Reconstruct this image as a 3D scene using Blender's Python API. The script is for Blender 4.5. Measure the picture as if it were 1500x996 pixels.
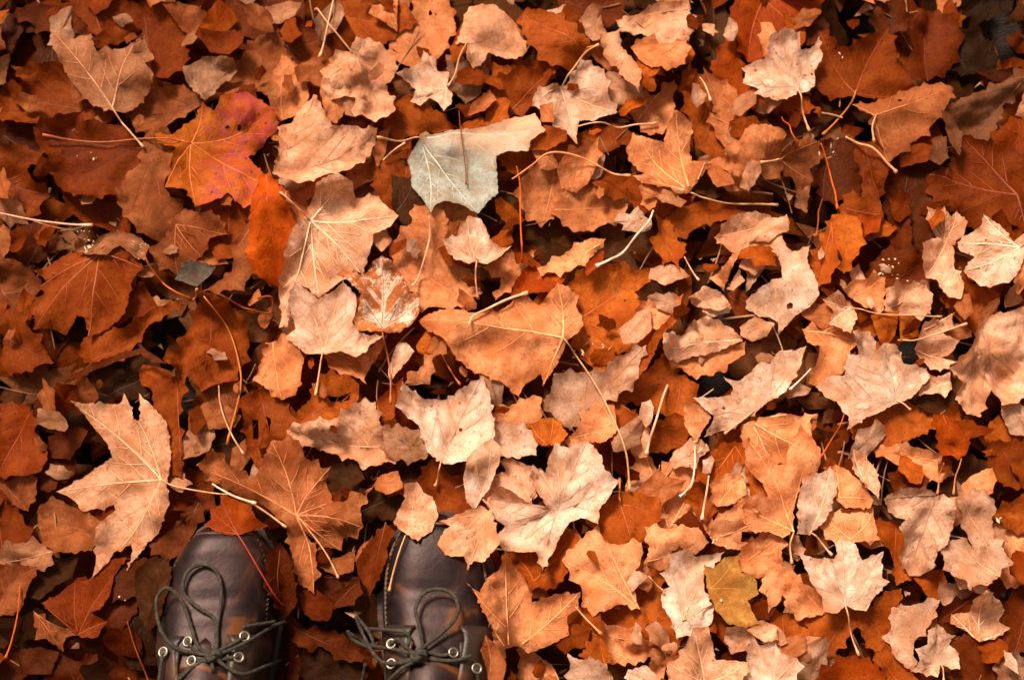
import bpy, bmesh, math, random
import numpy as np
from mathutils import Vector, noise, geometry, Matrix

for o in list(bpy.data.objects):
    bpy.data.objects.remove(o)
SC = bpy.context.scene
COL = SC.collection
R = math.radians

# ------------------------------------------------------------------ camera
TILT, DIST, FOC = R(12.0), 1.35, 52.3
cam_d = bpy.data.cameras.new('camera')
cam = bpy.data.objects.new('camera', cam_d)
COL.objects.link(cam)
CAM = Vector((0, -DIST * math.sin(TILT), DIST * math.cos(TILT)))
cam.location = CAM
cam.rotation_euler = (TILT, 0, 0)
cam_d.lens = FOC
cam_d.sensor_width = 36
cam_d.clip_start = .02
cam_d.clip_end = 500
cam_d.dof.use_dof = True
cam_d.dof.focus_distance = DIST - .03
cam_d.dof.aperture_fstop = 4.0
SC.camera = cam

# ------------------------------------------------------------------ light: soft overcast daylight
SUN_EL, SUN_AZ = 46.0, -30.0      # azimuth measured from +Y (away from the photographer) towards +X
w = bpy.data.worlds.new('World')
SC.world = w
w.use_nodes = True
nt = w.node_tree
nt.nodes.clear()
sky = nt.nodes.new('ShaderNodeTexSky')
sky.sky_type = 'NISHITA'
sky.sun_disc = False
sky.sun_elevation = R(SUN_EL)
sky.sun_rotation = R(SUN_AZ)
sky.dust_density = 4.0
hs = nt.nodes.new('ShaderNodeHueSaturation')
hs.inputs['Saturation'].default_value = .15
bg = nt.nodes.new('ShaderNodeBackground')
bg.inputs['Strength'].default_value = .05
wo = nt.nodes.new('ShaderNodeOutputWorld')
nt.links.new(sky.outputs[0], hs.inputs['Color'])
tint = nt.nodes.new('ShaderNodeMix')      # daylight filtered by an autumn canopy: grey, slightly warm
tint.data_type = 'RGBA'
tint.blend_type = 'MULTIPLY'
tint.inputs[0].default_value = 1
tint.inputs[7].default_value = (1, .78, .58, 1)
nt.links.new(hs.outputs[0], tint.inputs[6])
nt.links.new(tint.outputs[2], bg.inputs['Color'])
nt.links.new(bg.outputs[0], wo.inputs['Surface'])
sl = bpy.data.lights.new('sun', 'SUN')
sl.energy = 2.0
sl.angle = R(14)
sl.color = (1, .845, .71)
sun = bpy.data.objects.new('sun', sl)
COL.objects.link(sun)
d = Vector((math.sin(R(SUN_AZ)) * math.cos(R(SUN_EL)), math.cos(R(SUN_AZ)) * math.cos(R(SUN_EL)), math.sin(R(SUN_EL))))
sun.rotation_euler = d.to_track_quat('Z', 'Y').to_euler()
sun.location = d * 5
SC.view_settings.view_transform = 'Standard'
SC.view_settings.look = 'None'
SC.view_settings.gamma = 1
SC.view_settings.exposure = 1.85
LEAVES = """
1|A1|R*0.36|w|f|dark rust leaf cut off by the left edge at the top left corner|0,0|0,-20 50,-10 60,60 100,110 60,150 35,240 0,200 -30,100|
1|A1|R*0.36|w|m|dark brown leaf standing left of the tan maple leaf's upper lobe, top left|200,110|60,60 130,80 200,110 240,230 200,270 140,250 150,140 100,110|
2|A1|R*0.63||m|rust brown leaf with a blunt tip along the top edge left of the corner triangle|380,140|60,60 130,20 220,10 310,40 340,80 380,130 400,200 300,150 200,120 130,80|
2|A1|O*0.47||m|rust leaf whose downward triangle hangs from the top edge in the top left quarter|400,-20|310,-20 525,-20 520,40 480,110 445,165 400,130 360,80 325,40|
2|A1|O*0.49||m|large caramel rust leaf showing behind the right tip of the spiky tan leaf|620,290|440,215 470,150 520,60 600,10 680,20 760,90 750,150 780,225 700,300 640,285 610,160 595,100 520,180|
2|A1|O*0.55|w|m|broad rust leaf spreading left beneath the spiky tan maple leaf|450,450|60,290 120,300 200,280 260,270 330,320 400,400 450,455 390,510 350,480 230,520 120,510 10,480 0,370 110,350|
4|A1|T*0.52|p dk|m|spiky tan maple leaf with saw edged right lobe, upper left|462,435|460,450 370,420 290,330 245,250 205,180 205,105 290,135 370,110 400,200 440,215 520,180 595,100 605,160 635,205 605,245 640,290 610,360 560,420 510,450|462,435 500,495 530,530 600,610
1|A1|O*0.29|w|f|deep rust leaf along the top edge left of the upright straw|1000,-20|880,80 940,10 1050,-20 1240,-20 1240,90 1080,140 1000,110 950,130|
3|A1|O*0.47||f|small rust oval leaf just above the crumpled whitish leaf, top left|990,220|850,110 900,120 1000,115 1040,150 1030,190 980,225 900,210 860,150|
2|A1|C*0.44|c|f|small shrivelled brown leaf at the top edge right of the blunt tipped rust leaf|700,10|690,-10 760,10 820,20 880,60 860,100 830,135 780,110 740,60|
2|A1|C*0.47|c|m|wrinkled tan leaf between the crumpled whitish leaf and the spotted crumpled leaf|940,340|930,340 1000,290 1040,210 1100,150 1172,100 1200,200 1230,290 1180,370 1100,370 980,380|
4|A1|P*0.41|c|f|small crumpled whitish leaf, upper left, above the veiny brown leaf|855,385|760,240 810,225 900,215 990,230 1000,270 970,310 930,330 900,370 855,390 800,340 770,300|
3|A1|C*0.44|c dk|m|veiny brown puckered leaf right of the spiky tan leaf's stalk|850,395|540,460 640,360 760,330 850,395 800,430 700,490 630,555 560,510|
3|A1|O*0.38|w|m|broad smooth dark rust leaf with a straight stalk lying across it, left side|600,620|150,545 220,520 300,480 345,465 355,520 500,520 560,580 610,610 600,700 540,760 480,810 380,830 270,800 230,760 210,660 160,600|
1|A1|R*0.39|w|f|dark brown leaf at the left edge below the broad rust leaf's tip|30,580|20,530 150,540 170,600 220,660 110,665 10,630|
2|A1|O*0.49|w|m|orange rust leaf with one blunt lobe at the left edge, above the straw|0,760|-30,640 60,630 200,665 100,720 130,770 185,810 140,850 100,905 0,870 -30,820|
2|A1|O*0.44|w c|f|tattered glossy rust leaf below the broad smooth rust leaf on the left|300,800|270,790 380,830 480,830 510,880 540,940 530,1010 440,960 370,940 300,890|
3|A1|C*0.47|r=620,600,640,950,12,45|m|long brown leaf with an upright midrib, folded beneath the red blotched leaf|615,600|640,540 720,560 770,560 720,690 690,790 770,870 745,930 690,1000 640,990 560,930 500,850 520,760 600,690 610,600|
3|A1|O*0.58||m|translucent orange leaf under the lower lobe of the red blotched leaf|960,1000|880,850 970,815 1010,880 1070,1000 1050,1080 930,1100 860,1000 850,920|
4|A1|BL|u|m|orange maple leaf blotched with crimson and purple, upper left|795,575|800,470 850,400 900,440 930,380 1050,370 1172,440 1172,520 1110,570 1040,620 1060,650 1150,740 1230,800 1180,850 1100,840 1040,880 970,810 890,850 830,880 780,790 690,790 720,690 740,610 660,590 640,545 720,540|795,575 640,572 400,572 165,560
1|B1|R*0.94|w|m|dark rust leaf behind the spotted crumpled leaf, left of its stalk|300,160|95,90 200,120 300,150 310,260 280,250 215,290 160,260 110,220|
2|B1|O*0.85||f|narrow orange leaf tip rising above the big speckled tan leaf|250,400|250,180 310,260 300,360 260,420 200,400 215,300|
2|B1|C*.95||f|tan leaf bit with a curled edge left of the narrow orange leaf tip|110,480|110,230 200,300 210,400 180,470 90,490 60,400 80,300|
2|B1|O*0.89|f|m|smooth glossy caramel leaf at the top edge right of the upright straw|350,40|325,20 400,-10 560,-20 630,30 665,75 600,110 520,160 450,150 385,165 350,110|
1|B1|C*1.0|f|m|blurred smooth orange tan leaf at the top edge left of the pleated leaf|740,0|600,115 680,60 720,-20 790,-20 820,100 780,200 720,250 640,230 600,190|
2|B1|O*0.77||m|plain rust leaf under the small cream star shaped leaf|700,560|560,480 640,420 760,460 840,520 690,550 600,580|
2|B1|Z*.9|c|f|dull grey brown leaf beneath the pleated leaf|990,220|830,230 900,250 960,220 1000,200 985,300 950,370 900,400 840,350|
3|B1|C*.8|c|f|tiny curled brown scrap above the pale grey green leaf|1000,370|930,420 1000,370 1030,410 980,460 910,470|
2|B1|O*0.77|d|m|brown leaf with curled bottom edge right of the pleated leaf's tip|1030,250|1010,250 1080,270 1172,240 1260,235 1290,260 1240,320 1172,330 1100,375 1050,330|
4|B1|T*.95|dk k r=905,145,1000,-60,4,40|m|pleated tan leaf with deep ribs hanging from the top edge, centre|905,150|905,150 850,150 880,80 910,-20 1020,-20 1080,20 1120,80 1165,180 1120,215 1060,200 1000,180 980,220 930,250 900,210|905,145 870,210 850,280 820,330
4|B1|P*.9|u|m|small cream star shaped maple leaf at the lower end of the pleated leaf's stalk|815,335|590,280 640,260 700,215 710,170 760,200 770,250 825,270 815,330 840,370 835,420 800,450 775,400 740,380 700,420 655,400 680,340 640,310|
3|B1|T*.95|c s dk|m|crumpled tan leaf speckled with brown and a small gap, upper middle left|410,215|345,210 400,220 430,160 520,170 590,240 580,310 545,340 560,390 590,410 560,490 480,500 410,470 430,420 390,415 330,420 295,370 320,280|410,215 370,170 300,90 240,0
1|B1|C*.7|c|f|curled brown piece between the speckled tan leaf and the sunlit peach leaf|400,740|395,720 440,700 520,690 540,740 470,770 420,800|
1|B1|O*0.64|c|m|dim brown leaf below the stalk of the pale grey green leaf|600,860|560,590 650,580 650,640 670,760 640,840 590,870 530,790 520,680|
2|B1|C*.8||f|thin brown sliver at the tip of the speckled tan leaf|520,690|530,560 570,540 550,640 520,690 500,640|
2|B1|C*1.05||f|tan orange leaf squeezed between the red orange leaf and the sunlit peach leaf|130,760|130,750 310,740 260,820 220,900 160,960 110,850|
2|B1|C*.9|c|m|curled brown leaf tucked under the bottom tip of the pale grey green leaf|760,990|745,885 820,820 890,840 930,890 900,960 860,1040 760,1060 690,1000 690,930|
1|B1|D*1.2|c|f|dark swirled leaf left of the curled brown leaf under the grey green leaf|620,900|600,780 680,790 740,870 720,940 640,950 600,880|
1|B1|D|c|f|nearly black curled leaf right of the bottom tip of the grey green leaf|1060,840|950,870 1000,830 1060,830 1120,880 1100,930 1000,950|
4|B1|T*1.02|s dk r=60,725,290,470,8,35|m|big tan leaf speckled with dots whose base points to the red orange leaf|60,730|60,725 90,640 75,510 140,490 200,400 250,390 290,470 320,520 420,520 520,545 480,640 390,710 300,740 180,780 120,755|
5|B1|G|f q|m|pale grey green maple leaf lying flat, upper middle|695,548|695,550 860,525 980,505 1110,462 1200,460 1245,535 1180,580 1172,620 1080,620 1030,640 1035,720 1040,800 990,840 950,885 890,850 820,835 770,850 745,885 700,810 660,760 655,690 640,640 670,590|695,548 620,552 515,568
4|B1|X|w d|m|vivid red orange leaf standing on edge, left of the sunlit peach leaf|30,720|0,690 60,740 120,830 160,930 120,1060 80,1200 0,1170 -50,1100 -45,980 -30,870 -5,780|
4|B1|T*1.1|p d|m|large sunlit peach leaf with pale ribs, left of centre|218,912|280,760 340,735 400,745 410,800 515,800 530,830 605,895 575,935 500,975 480,1040 440,1140 400,1120 330,1180 310,1200 250,1245 200,1200 150,1180 125,1260 110,1370 75,1375 75,1230 100,1120 130,1010 150,960 200,900 230,820|218,912 160,868 100,820
1|C1|R*0.85|w|f|rust leaf along the top edge right of the pleated leaf|240,0|240,-20 450,-20 450,60 400,100 310,110 250,70|
3|C1|O*0.85|w d|m|smooth orange brown leaf with a spread fan of veins right of the pleated leaf|310,200|40,30 120,20 180,40 240,90 340,190 310,230 230,260 150,240 100,180 50,110|310,200 340,195 375,185
1|C1|C*.9||f|caramel leaf just behind the tall curled tan leaf, top centre right|400,200|310,120 380,80 400,200 460,270 440,300 350,220|
2|C1|O*0.68|w|m|rust red leaf below the smooth orange brown leaf at the pale leaf's shoulder|0,440|-60,340 60,300 170,280 150,340 110,390 70,440 0,460 -50,420|
4|C1|T*.92|c r=430,100,545,390,14,22|m|tall curled tan leaf rolled lengthwise, top centre right|470,90|375,115 420,105 470,80 475,160 520,230 560,290 550,390 500,340 460,270 400,200|
3|C1|T*.9|c|m|crumpled tan leaf along the top edge left of the upright dull brown strip|760,0|460,50 560,20 600,-15 760,-20 790,90 720,160 640,170 570,110 480,110|
3|C1|C*1.1|f|m|smooth tan leaf under the crumpled one near the top edge, centre right|745,170|520,190 580,150 650,170 745,160 750,230 700,285 600,290 550,250|
3|C1|P*.85|u r=180,450,420,380,8,40|m|pale leaf with torn spiky lower edge right of the grey green leaf|215,335|240,330 300,240 390,290 405,380 445,455 390,470 350,495 290,490 280,540 282,605 240,560 180,530 170,450 100,430 110,380 180,340|215,335 260,280 310,220 375,185
3|C1|C*1.0||f|small caramel leaf piece at the shoulder of the pale torn leaf|120,440|120,450 175,440 180,525 130,520|
3|C1|O*0.87|d|f|shiny orange curl against the right end of the grey green leaf|150,620|80,590 140,540 230,560 230,600 150,640 70,630|
1|C1|O*0.64|w|m|dim rust leaf stretching below the shiny orange curl|0,650|-40,640 150,640 280,580 400,550 470,580 380,640 230,680 60,720|
2|C1|C*.9|c|m|crinkled dark tan leaf left of the plain tan leaf below the grey green leaf|180,670|180,670 240,680 210,760 200,860 130,930 50,860 50,760 110,710|
3|C1|C*1.05|dk|m|plain tan leaf below the pale torn leaf, cut by a brown line|370,600|370,590 365,700 330,760 280,800 220,780 200,720 230,660 300,630|
2|C1|C*1.0|c|m|dusty tan leaf left of the white bare stalk|210,880|270,795 340,790 400,840 480,860 470,900 380,940 280,960 190,890|
2|C1|O*0.77|d|f|small orange leaf between the plain tan leaf and the folded five lobed leaf|520,770|330,770 400,730 520,755 510,820 440,840|
2|C1|C*1.0|c|m|crinkly caramel leaf pointing up behind the folded five lobed leaf|560,480|555,390 620,390 690,335 695,440 670,520 600,550 540,480|
2|C1|O*0.81||m|long orange leaf strip right of the folded five lobed leaf|800,320|760,340 800,310 850,330 870,400 860,470 880,560 920,620 890,650 800,590 780,500 755,420|
2|C1|C*.9||m|dull tan leaf with stalk left of the red leaf beneath the cream leaf|840,310|835,300 880,330 960,370 965,420 1000,490 930,480 870,420 840,350|
2|C1|C*1.0||m|caramel leaf behind the round lobed tan leaf, upper right of centre|880,490|870,480 960,490 1100,520 1090,570 980,610 930,610 890,560|
3|C1|C*1.05|c d|m|round lobed tan leaf with a pale folded flap, upper right of centre|1080,740|915,650 980,610 1000,570 1080,555 1140,570 1165,640 1160,740 1100,740 1060,720 1030,790 960,740|
4|C1|T*1.0|r=1020,670,1030,790,10,20|f|pale folded flap leaf resting on the round lobed tan leaf|1050,680|1020,670 1075,680 1080,720 1030,795 990,780 1000,730|
2|C1|O*0.81|w|m|glossy orange leaf under the folded five lobed leaf|740,820|515,755 600,785 700,815 770,830 740,880 640,900 570,890 520,830|
2|C1|D*1.6||f|dull brown leaf beside the right base of the folded five lobed leaf|790,790|785,775 860,690 930,800 860,830 800,815|
4|C1|C*1.2|p k|m|folded five lobed tan leaf with a long stalk running right, upper centre right|778,800|530,525 500,590 530,660 600,720 520,740 560,775 690,780 710,810 770,800 790,770 850,690 840,665 785,660 780,590 790,490 760,470 710,450 680,500 665,570 600,550 540,540|778,800 850,822 1000,832 1172,830
1|C1|D*1.5|w|m|upright dull brown strip at the top edge left of the large red leaf|870,0|835,-20 900,-20 920,120 900,250 870,260 840,140|
2|C1|X*.6|w f|m|large smooth red orange leaf at the top edge behind the cream leaf|1100,-20|970,60 1000,-30 1300,-30 1310,30 1190,60 1200,90 1150,115 1130,200 1040,220 1000,150|
1|C1|X*.6|w|m|deep red leaf showing left of and below the cream leaf near the top right|1010,220|950,215 1010,215 1010,330 1060,390 1200,400 1250,440 1180,470 1070,440 980,420 900,310|
2|C1|O*0.81|w d|m|curved orange leaf beneath the long stalk, upper right of centre|700,960|690,920 800,870 900,860 1000,895 1010,930 900,930 800,960 720,1000 690,980|
2|C1|T*.9|c|m|frayed pale tan leaf below the long horizontal stalk|1150,960|900,1000 960,930 1020,910 1100,920 1150,980 1130,1080 1040,1090 950,1060|
1|D1|R*0.51|w|f|dark rust leaf right behind the upper tips of the cream leaf|280,40|170,70 280,30 320,100 290,170 235,170 215,105|
2|D1|R*0.57|w|m|small dark rust leaf at the top edge, above the large brown leaf near top right|610,0|540,30 600,-20 660,10 680,90 620,110 560,90|
3|D1|O*0.53|d|m|large brown leaf right of the cream leaf, near the top right|475,355|320,90 380,140 400,170 440,180 520,130 610,85 625,160 640,240 690,290 710,360 620,390 540,375 480,365 410,375 340,350 300,310 320,200|475,350 450,410 400,470 325,550
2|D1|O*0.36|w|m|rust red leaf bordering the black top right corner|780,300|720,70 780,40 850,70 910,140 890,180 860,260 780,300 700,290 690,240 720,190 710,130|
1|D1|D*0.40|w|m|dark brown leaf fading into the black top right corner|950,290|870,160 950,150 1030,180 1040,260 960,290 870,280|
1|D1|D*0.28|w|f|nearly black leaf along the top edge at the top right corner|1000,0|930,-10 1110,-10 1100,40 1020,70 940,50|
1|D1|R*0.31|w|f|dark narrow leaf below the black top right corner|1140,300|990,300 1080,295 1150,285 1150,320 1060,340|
5|D1|P*1.02|s u dk|m|brightest cream maple leaf with a dark spotted right lobe, near the top right|225,345|160,85 205,110 225,105 235,170 280,160 315,115 330,190 300,260 300,320 270,345 225,345 215,370 120,405 20,385 45,360 -25,325 0,260 -20,235 30,215 95,205 90,120 130,105|228,345 245,420 275,520
3|D1|C*0.55|p r=540,490,870,345,16,45|m|folded brown leaf with a straight ridge below the rust red leaf, right side|540,490|465,420 560,410 640,380 720,350 830,325 888,355 840,440 790,510 700,590 645,640 608,675 570,600 545,560 540,490 490,460|540,490 525,540 535,600
2|D1|Z*0.53|c k r=850,480,1172,330,16,22|m|dull tan leaf crushed into long folds at the right edge below the dark corner|1172,330|810,460 880,450 1000,390 1090,350 1172,300 1230,330 1172,370 1090,430 1050,540 1000,605 950,590 920,500 850,500|
3|D1|Z*0.51|c|f|dangling grey tan leaf strip right of the ridged brown leaf|820,480|820,470 860,490 915,560 900,655 860,600|
2|D1|X*0.40|w|m|dark red leaf at the right edge under the crushed tan leaf|1172,570|1060,590 1100,530 1172,490 1240,560 1200,670 1090,645|
2|D1|O*0.43|w p|m|wide rust leaf with light veins at the right edge, upper right|1135,820|930,595 1000,620 1090,640 1172,660 1240,760 1230,900 1172,970 1100,940 1000,950 930,890 830,850 800,740 900,720|
1|D1|R*0.47|w|m|dark smooth brown leaf left of the wide rust leaf with light veins|700,990|620,710 700,700 790,740 810,830 780,870 830,940 750,1020 650,1000 610,860|
1|D1|O*0.51|d|f|rounded orange leaf below the ridged brown leaf|790,560|650,650 700,590 790,550 800,620 740,690 660,700|
2|D1|Z*0.51|c|f|small grey scrap between the rounded orange leaf and the wide rust leaf|800,600|790,600 830,600 840,680 800,710 760,690|
2|D1|O*0.47|w|m|rust leaf hanging left of the thick stalk under the ridged brown leaf|500,610|440,590 500,610 580,620 580,740 560,830 500,820 450,740|
2|D1|R*0.47|w|m|dark rust leaf behind the thin orange stalk, right side|380,600|320,600 430,590 470,780 430,830 330,830 310,710|
3|D1|O*0.57|p|m|orange brown leaf with fanned pale veins at the foot of the thin orange stalk|390,880|390,880 450,800 480,830 570,840 580,900 560,960 480,1010 400,1040 340,1010 370,940|
3|D1|C*0.53|p k|m|small fan shaped tan leaf left of the thin orange stalk|135,680|130,680 180,620 250,570 300,590 310,670 270,690 280,750 220,800 190,740|135,680 100,690 40,700
3|D1|T*0.51||f|tiny tan scrap beneath the small fan shaped leaf|240,790|215,800 260,780 260,880 205,860|
3|D1|T*.95|k|m|small spiky pale leaf above the cluster at the right edge|860,1010|780,870 830,890 850,870 880,910 905,880 945,930 930,990 860,1020 810,960|
1|A2|R*0.58|w|m|dark rust leaf at the upper left of the brown maple leaf, left edge|110,180|40,90 110,40 190,40 220,90 170,140 100,190 50,150|
2|A2|C*0.52||f|tan leaf end sticking in at the left edge beside the brown maple leaf|-20,90|-30,10 35,50 40,130 0,170 -30,150|
2|A2|C*0.38|c|m|dull brown leaf at the left edge below the tan leaf end|0,300|-30,180 60,190 110,220 140,280 80,340 60,380 -30,380|
3|A2|O*0.52||m|smooth brown leaf at the left edge pointing to the dark hollow|-20,480|-30,370 60,390 100,460 150,530 185,590 130,605 60,640 -30,620|
4|A2|O*0.61|p|m|brown jagged maple leaf pointing down on the left, below the wet shiny crumbs|400,125|400,120 330,110 250,100 180,140 100,190 150,230 110,260 145,280 85,350 110,400 100,450 170,440 235,465 300,390 330,400 350,500 420,450 480,410 530,340 545,250 590,190 580,160 500,110 440,110|400,125 430,90 440,40
4|A2|T*0.40|c w|f|wet shiny crumpled scrap with white glints on the left|420,60|290,40 350,90 420,40 480,20 560,50 625,100 600,160 560,150 500,100 440,140 350,130 290,110|
3|A2|O*0.49|w c|f|curled wet brown leaf with a dark pocket right of the jagged maple leaf|640,350|545,280 600,265 640,340 660,370 610,400 540,400 480,440 480,390 530,350|
3|A2|C*0.43|s|m|spotted tan brown leaf above the small grey leaf, left|740,10|740,-30 700,50 680,80 620,100 650,160 740,210 760,170 850,150 890,80 960,60 920,-20|
4|A2|S|f|o|small slate grey leaf in the dark hollow, left|730,235|725,235 760,170 800,155 910,185 880,225 825,270 770,250|
3|A2|C*0.55||m|tan leaf strip curving below the vivid red orange leaf|1060,40|985,110 1060,0 1075,80 1085,200 1050,250 990,300 880,310 930,270 990,220 1000,170|
3|A2|O*0.66|w d|m|bright orange leaf folded into a slope right under the jagged brown maple leaf|360,600|345,530 350,500 420,450 500,455 600,410 650,370 760,345 690,400 600,460 530,550 430,600 370,610|760,345 800,325 850,310
2|A2|D*0.75|c|m|shadowed dark leaf above the pale maple leaf with the long stalk|450,740|300,690 400,650 500,600 590,590 650,640 620,720 540,760 480,740 440,775 330,770|
3|A2|R*0.70|w|f|curled rust rim arching over the shadowed dark leaf|300,690|280,680 380,640 430,600 500,570 600,550 700,620 640,615 590,580 500,600 400,655 300,700|
3|A2|O*0.64|c s|m|puckered orange brown leaf hanging from the knotted stalk, left|880,345|830,370 900,340 990,380 1030,450 1040,520 1010,620 960,680 900,690 850,720 800,650 750,630 710,600 760,540 800,460|880,340 960,450 1010,600 1020,720 960,960
3|A2|O*0.55|d|m|leaf folded on itself beside the pale maple leaf, rust inside with a pale rim|740,690|650,690 700,690 795,665 770,780 755,860 775,990 770,1090 710,1080 710,960 690,860 640,770|
2|A2|C*0.38|c|m|dim tan leaf below the puckered orange brown leaf|930,690|850,720 930,690 1010,700 1010,780 970,860 850,830|
2|A2|D*0.87|c|m|shadowed brown leaf under the crossing thin stalks left of the orange leaf with holes|800,960|800,850 900,860 980,880 1010,960 960,1060 850,1060 800,980|
3|A2|O*0.61|c w h=1070:850:1095:850:1095:930:1075:930 h=1130:840:1150:850:1145:900:1130:880 h=1100:970:1150:960:1150:1000:1110:1010|m|orange leaf eaten through with holes, left of the curled rust leaf|1100,740|1030,760 1080,730 1172,740 1230,830 1290,900 1260,1000 1180,1060 1090,1050 1050,960 1040,850|
3|A2|X*0.39|w f|m|plain red orange leaf at the left edge beside the pale maple leaf|100,830|-30,785 80,790 110,830 120,910 170,960 180,1020 150,1070 80,1090 -30,1090|
2|A2|R*0.58|w|f|small dark red leaf above the plain red orange leaf at left|290,730|160,750 230,715 290,730 270,770 200,800 130,860|
1|A2|D*0.64|w|f|dark brown triangle of leaf left of the pale maple leaf's upper tip|270,770|120,890 270,770 350,860 240,900|
2|A2|R*0.58||f|rust brown leaf left of the pale maple leaf's middle lobe|300,890|200,930 300,890 350,910 330,960 290,1020 200,1010|
5|A3|T*.84|p f|m|pale tan maple leaf with sharp tips and a long stalk, lower left|665,122|270,-220 340,-213 440,-213 475,-220 490,-264 510,-225 540,-145 570,-135 555,-264 620,-205 690,-125 708,-20 710,40 700,95 690,140 695,230 640,350 590,390 550,460 500,520 530,430 520,400 440,440 390,510 345,560 365,480 360,390 390,310 450,250 440,225 320,260 260,200 190,170 310,100 390,50 440,20 420,-40 350,-125 320,-170|665,122 720,150 850,178 1000,200 1100,250 1210,330
3|B2|C*1.10|c|m|tan leaf left of the black hollow under the pale three lobed leaf|60,520|50,520 130,500 190,590 180,650 160,740 100,760 20,700 0,620|
3|B2|C*1.12||m|rounded tan leaf peeking out under the pale three lobed leaf|290,560|275,560 350,540 430,590 460,690 400,650 300,615|
3|B2|C*1.16||f|narrow pointed tan leaf below the frosted leaf's left side|540,490|550,480 420,580 440,600 460,660 500,590 530,540|
3|B2|O*.95||f|orange leaf strip beside the stalk of the frosted leaf|600,700|625,680 595,790 590,840 500,890 540,840 510,780|
3|B2|C*1.16||m|orange tan leaf with pale edge running up from the sunlit five pointed leaf|830,520|825,525 750,600 765,640 700,690 630,700 700,630 760,570|
2|B2|C*1.16|f|m|wide orange tan leaf right of the frosted leaf, centre|900,330|590,110 680,50 690,-20 800,0 810,130 880,170 900,220 940,290 890,320 820,350 760,340 680,350 690,300 640,230 600,150|
2|B2|C*1.10||m|caramel leaf curved around a black hollow below the small pale star leaf|1160,150|930,220 1000,190 1050,160 1180,130 1120,250 1030,320 1050,240 980,195|
5|B2|P*.95|u|m|small pale star shaped leaf above the black hollow, centre|945,160|790,65 870,40 880,0 905,-40 960,-30 980,0 1000,60 1050,100 1100,100 1050,140 990,175 950,160 900,170 820,130|945,160 940,230 950,310
5|B2|P*.9|u|m|pale three lobed leaf with smooth face, left of the frosted leaf|270,550|145,235 200,270 250,310 300,285 360,235 415,300 420,350 400,420 430,460 545,490 490,520 420,580 350,545 270,555 200,560 150,520 95,480 150,440 130,380 120,320|270,545 258,620 240,740
6|B2|FR|c|m|orange brown leaf frosted with white powder along its veins|525,430|520,115 580,150 620,210 640,270 690,300 680,390 640,430 560,460 480,465 420,450 405,410 430,340 440,290 380,230 320,205 350,165 430,190 450,180|525,430 545,520 565,650 570,780
4|B2|P*1.0|d|o|small white oval leaf beside the frosted leaf's stalk|575,680|600,500 635,500 672,545 630,600 590,650 570,690 555,620 575,560|
3|B2|O*1.0|w h=290:740:340:745:390:725:380:760:310:770|m|curled rust leaf with a slit below the pale three lobed leaf's stalk|200,860|260,660 380,660 425,700 420,760 350,830 250,870 190,870 180,820 230,770|
3|B2|T*1.0|c s|m|wide tan leaf left of the sunlit five pointed leaf|600,960|140,900 240,870 330,860 420,790 500,790 520,880 600,930 610,1000 500,1040 330,990 260,970 150,960|
3|B2|Z*1.15|c s|m|grey spotted leaf under the left base of the sunlit five pointed leaf|700,1000|540,900 640,890 760,930 720,1020 560,1010|
5|B2|P*.98|s dk u|m|sunlit five pointed peach leaf with fine dark veins, below centre|790,1030|620,680 720,750 800,745 870,700 970,650 1000,720 1010,820 1025,900 1000,980 900,1030 800,1040 730,990 690,870 590,790|790,1030 775,1090 760,1130
3|B2|C*1.19|d|m|caramel leaf right of the sunlit five pointed leaf's upper tip|1172,800|1190,740 1100,780 1005,820 1020,850 1120,875 1210,880 1230,810|
3|B2|P*.9|c|m|creased pale leaf tucked behind the right tip of the sunlit five pointed leaf|1150,1000|1020,860 1100,865 1190,900 1200,1000 1080,1010 1010,960|
3|C2|X*.75|w|f|deep red leaf bit at the top left of the ridged caramel leaf|60,280|20,250 90,150 125,180 120,210 150,210 240,200 190,300 60,310 0,310|
3|C2|C*1.43|p|m|narrow caramel leaf leaning above the ridged caramel leaf|400,70|120,240 160,170 230,130 340,60 400,60 340,150 240,210 150,215|
4|C2|X*.7|w|f|small red leaf flap under the lower end of the white bare stalk|320,200|320,170 400,105 400,160 320,230|
2|C2|O*1.32|s|m|orange brown leaf with a grey streak right of the ridged caramel leaf|310,420|300,250 420,220 600,240 550,300 580,400 625,490 560,550 430,530 410,640 320,560 290,470 310,400|
3|C2|O*1.14|w|m|small orange leaf with hanging points right of the white bare stalk's tip|650,0|620,-20 690,-10 710,50 755,120 720,160 725,205 690,160 650,190 650,150 615,110 640,40|
2|C2|R*1.0|w|f|dark rust strip right of the leaf with the grey streak|740,400|690,240 770,210 775,300 740,420 715,330|
2|C2|D*1.7|c|f|dull olive brown leaf between the grey streak leaf and the rust strip|560,300|540,310 620,250 700,270 710,340 580,350|
2|C2|C*1.28|c|m|rumpled caramel leaf left of the dark rust strip|720,350|560,360 720,340 710,400 640,490 560,430|
3|C2|O*1.07|w|f|glossy rust blade edge slanting down to the grey tan leaf|720,390|720,380 700,450 640,510 580,640 530,680 560,590 610,500|
2|C2|O*1.01|w|m|dim orange brown leaf under the rolled tan leaf|720,660|520,720 660,590 760,590 710,660 790,700 760,800 690,840 600,780 470,760|
2|C2|O*1.01|w|m|rust brown leaf behind the thin pale twig|470,790|450,770 590,870 600,900 680,840 740,860 730,960 620,980 500,970 440,920|
3|C2|Z*1.57|dk|m|grey tan leaf with a rolled lip below the ridged caramel leaf|260,870|400,650 450,590 560,560 530,640 530,690 400,770 330,800 260,880 200,830 150,760 180,730 190,660 300,650|
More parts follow.
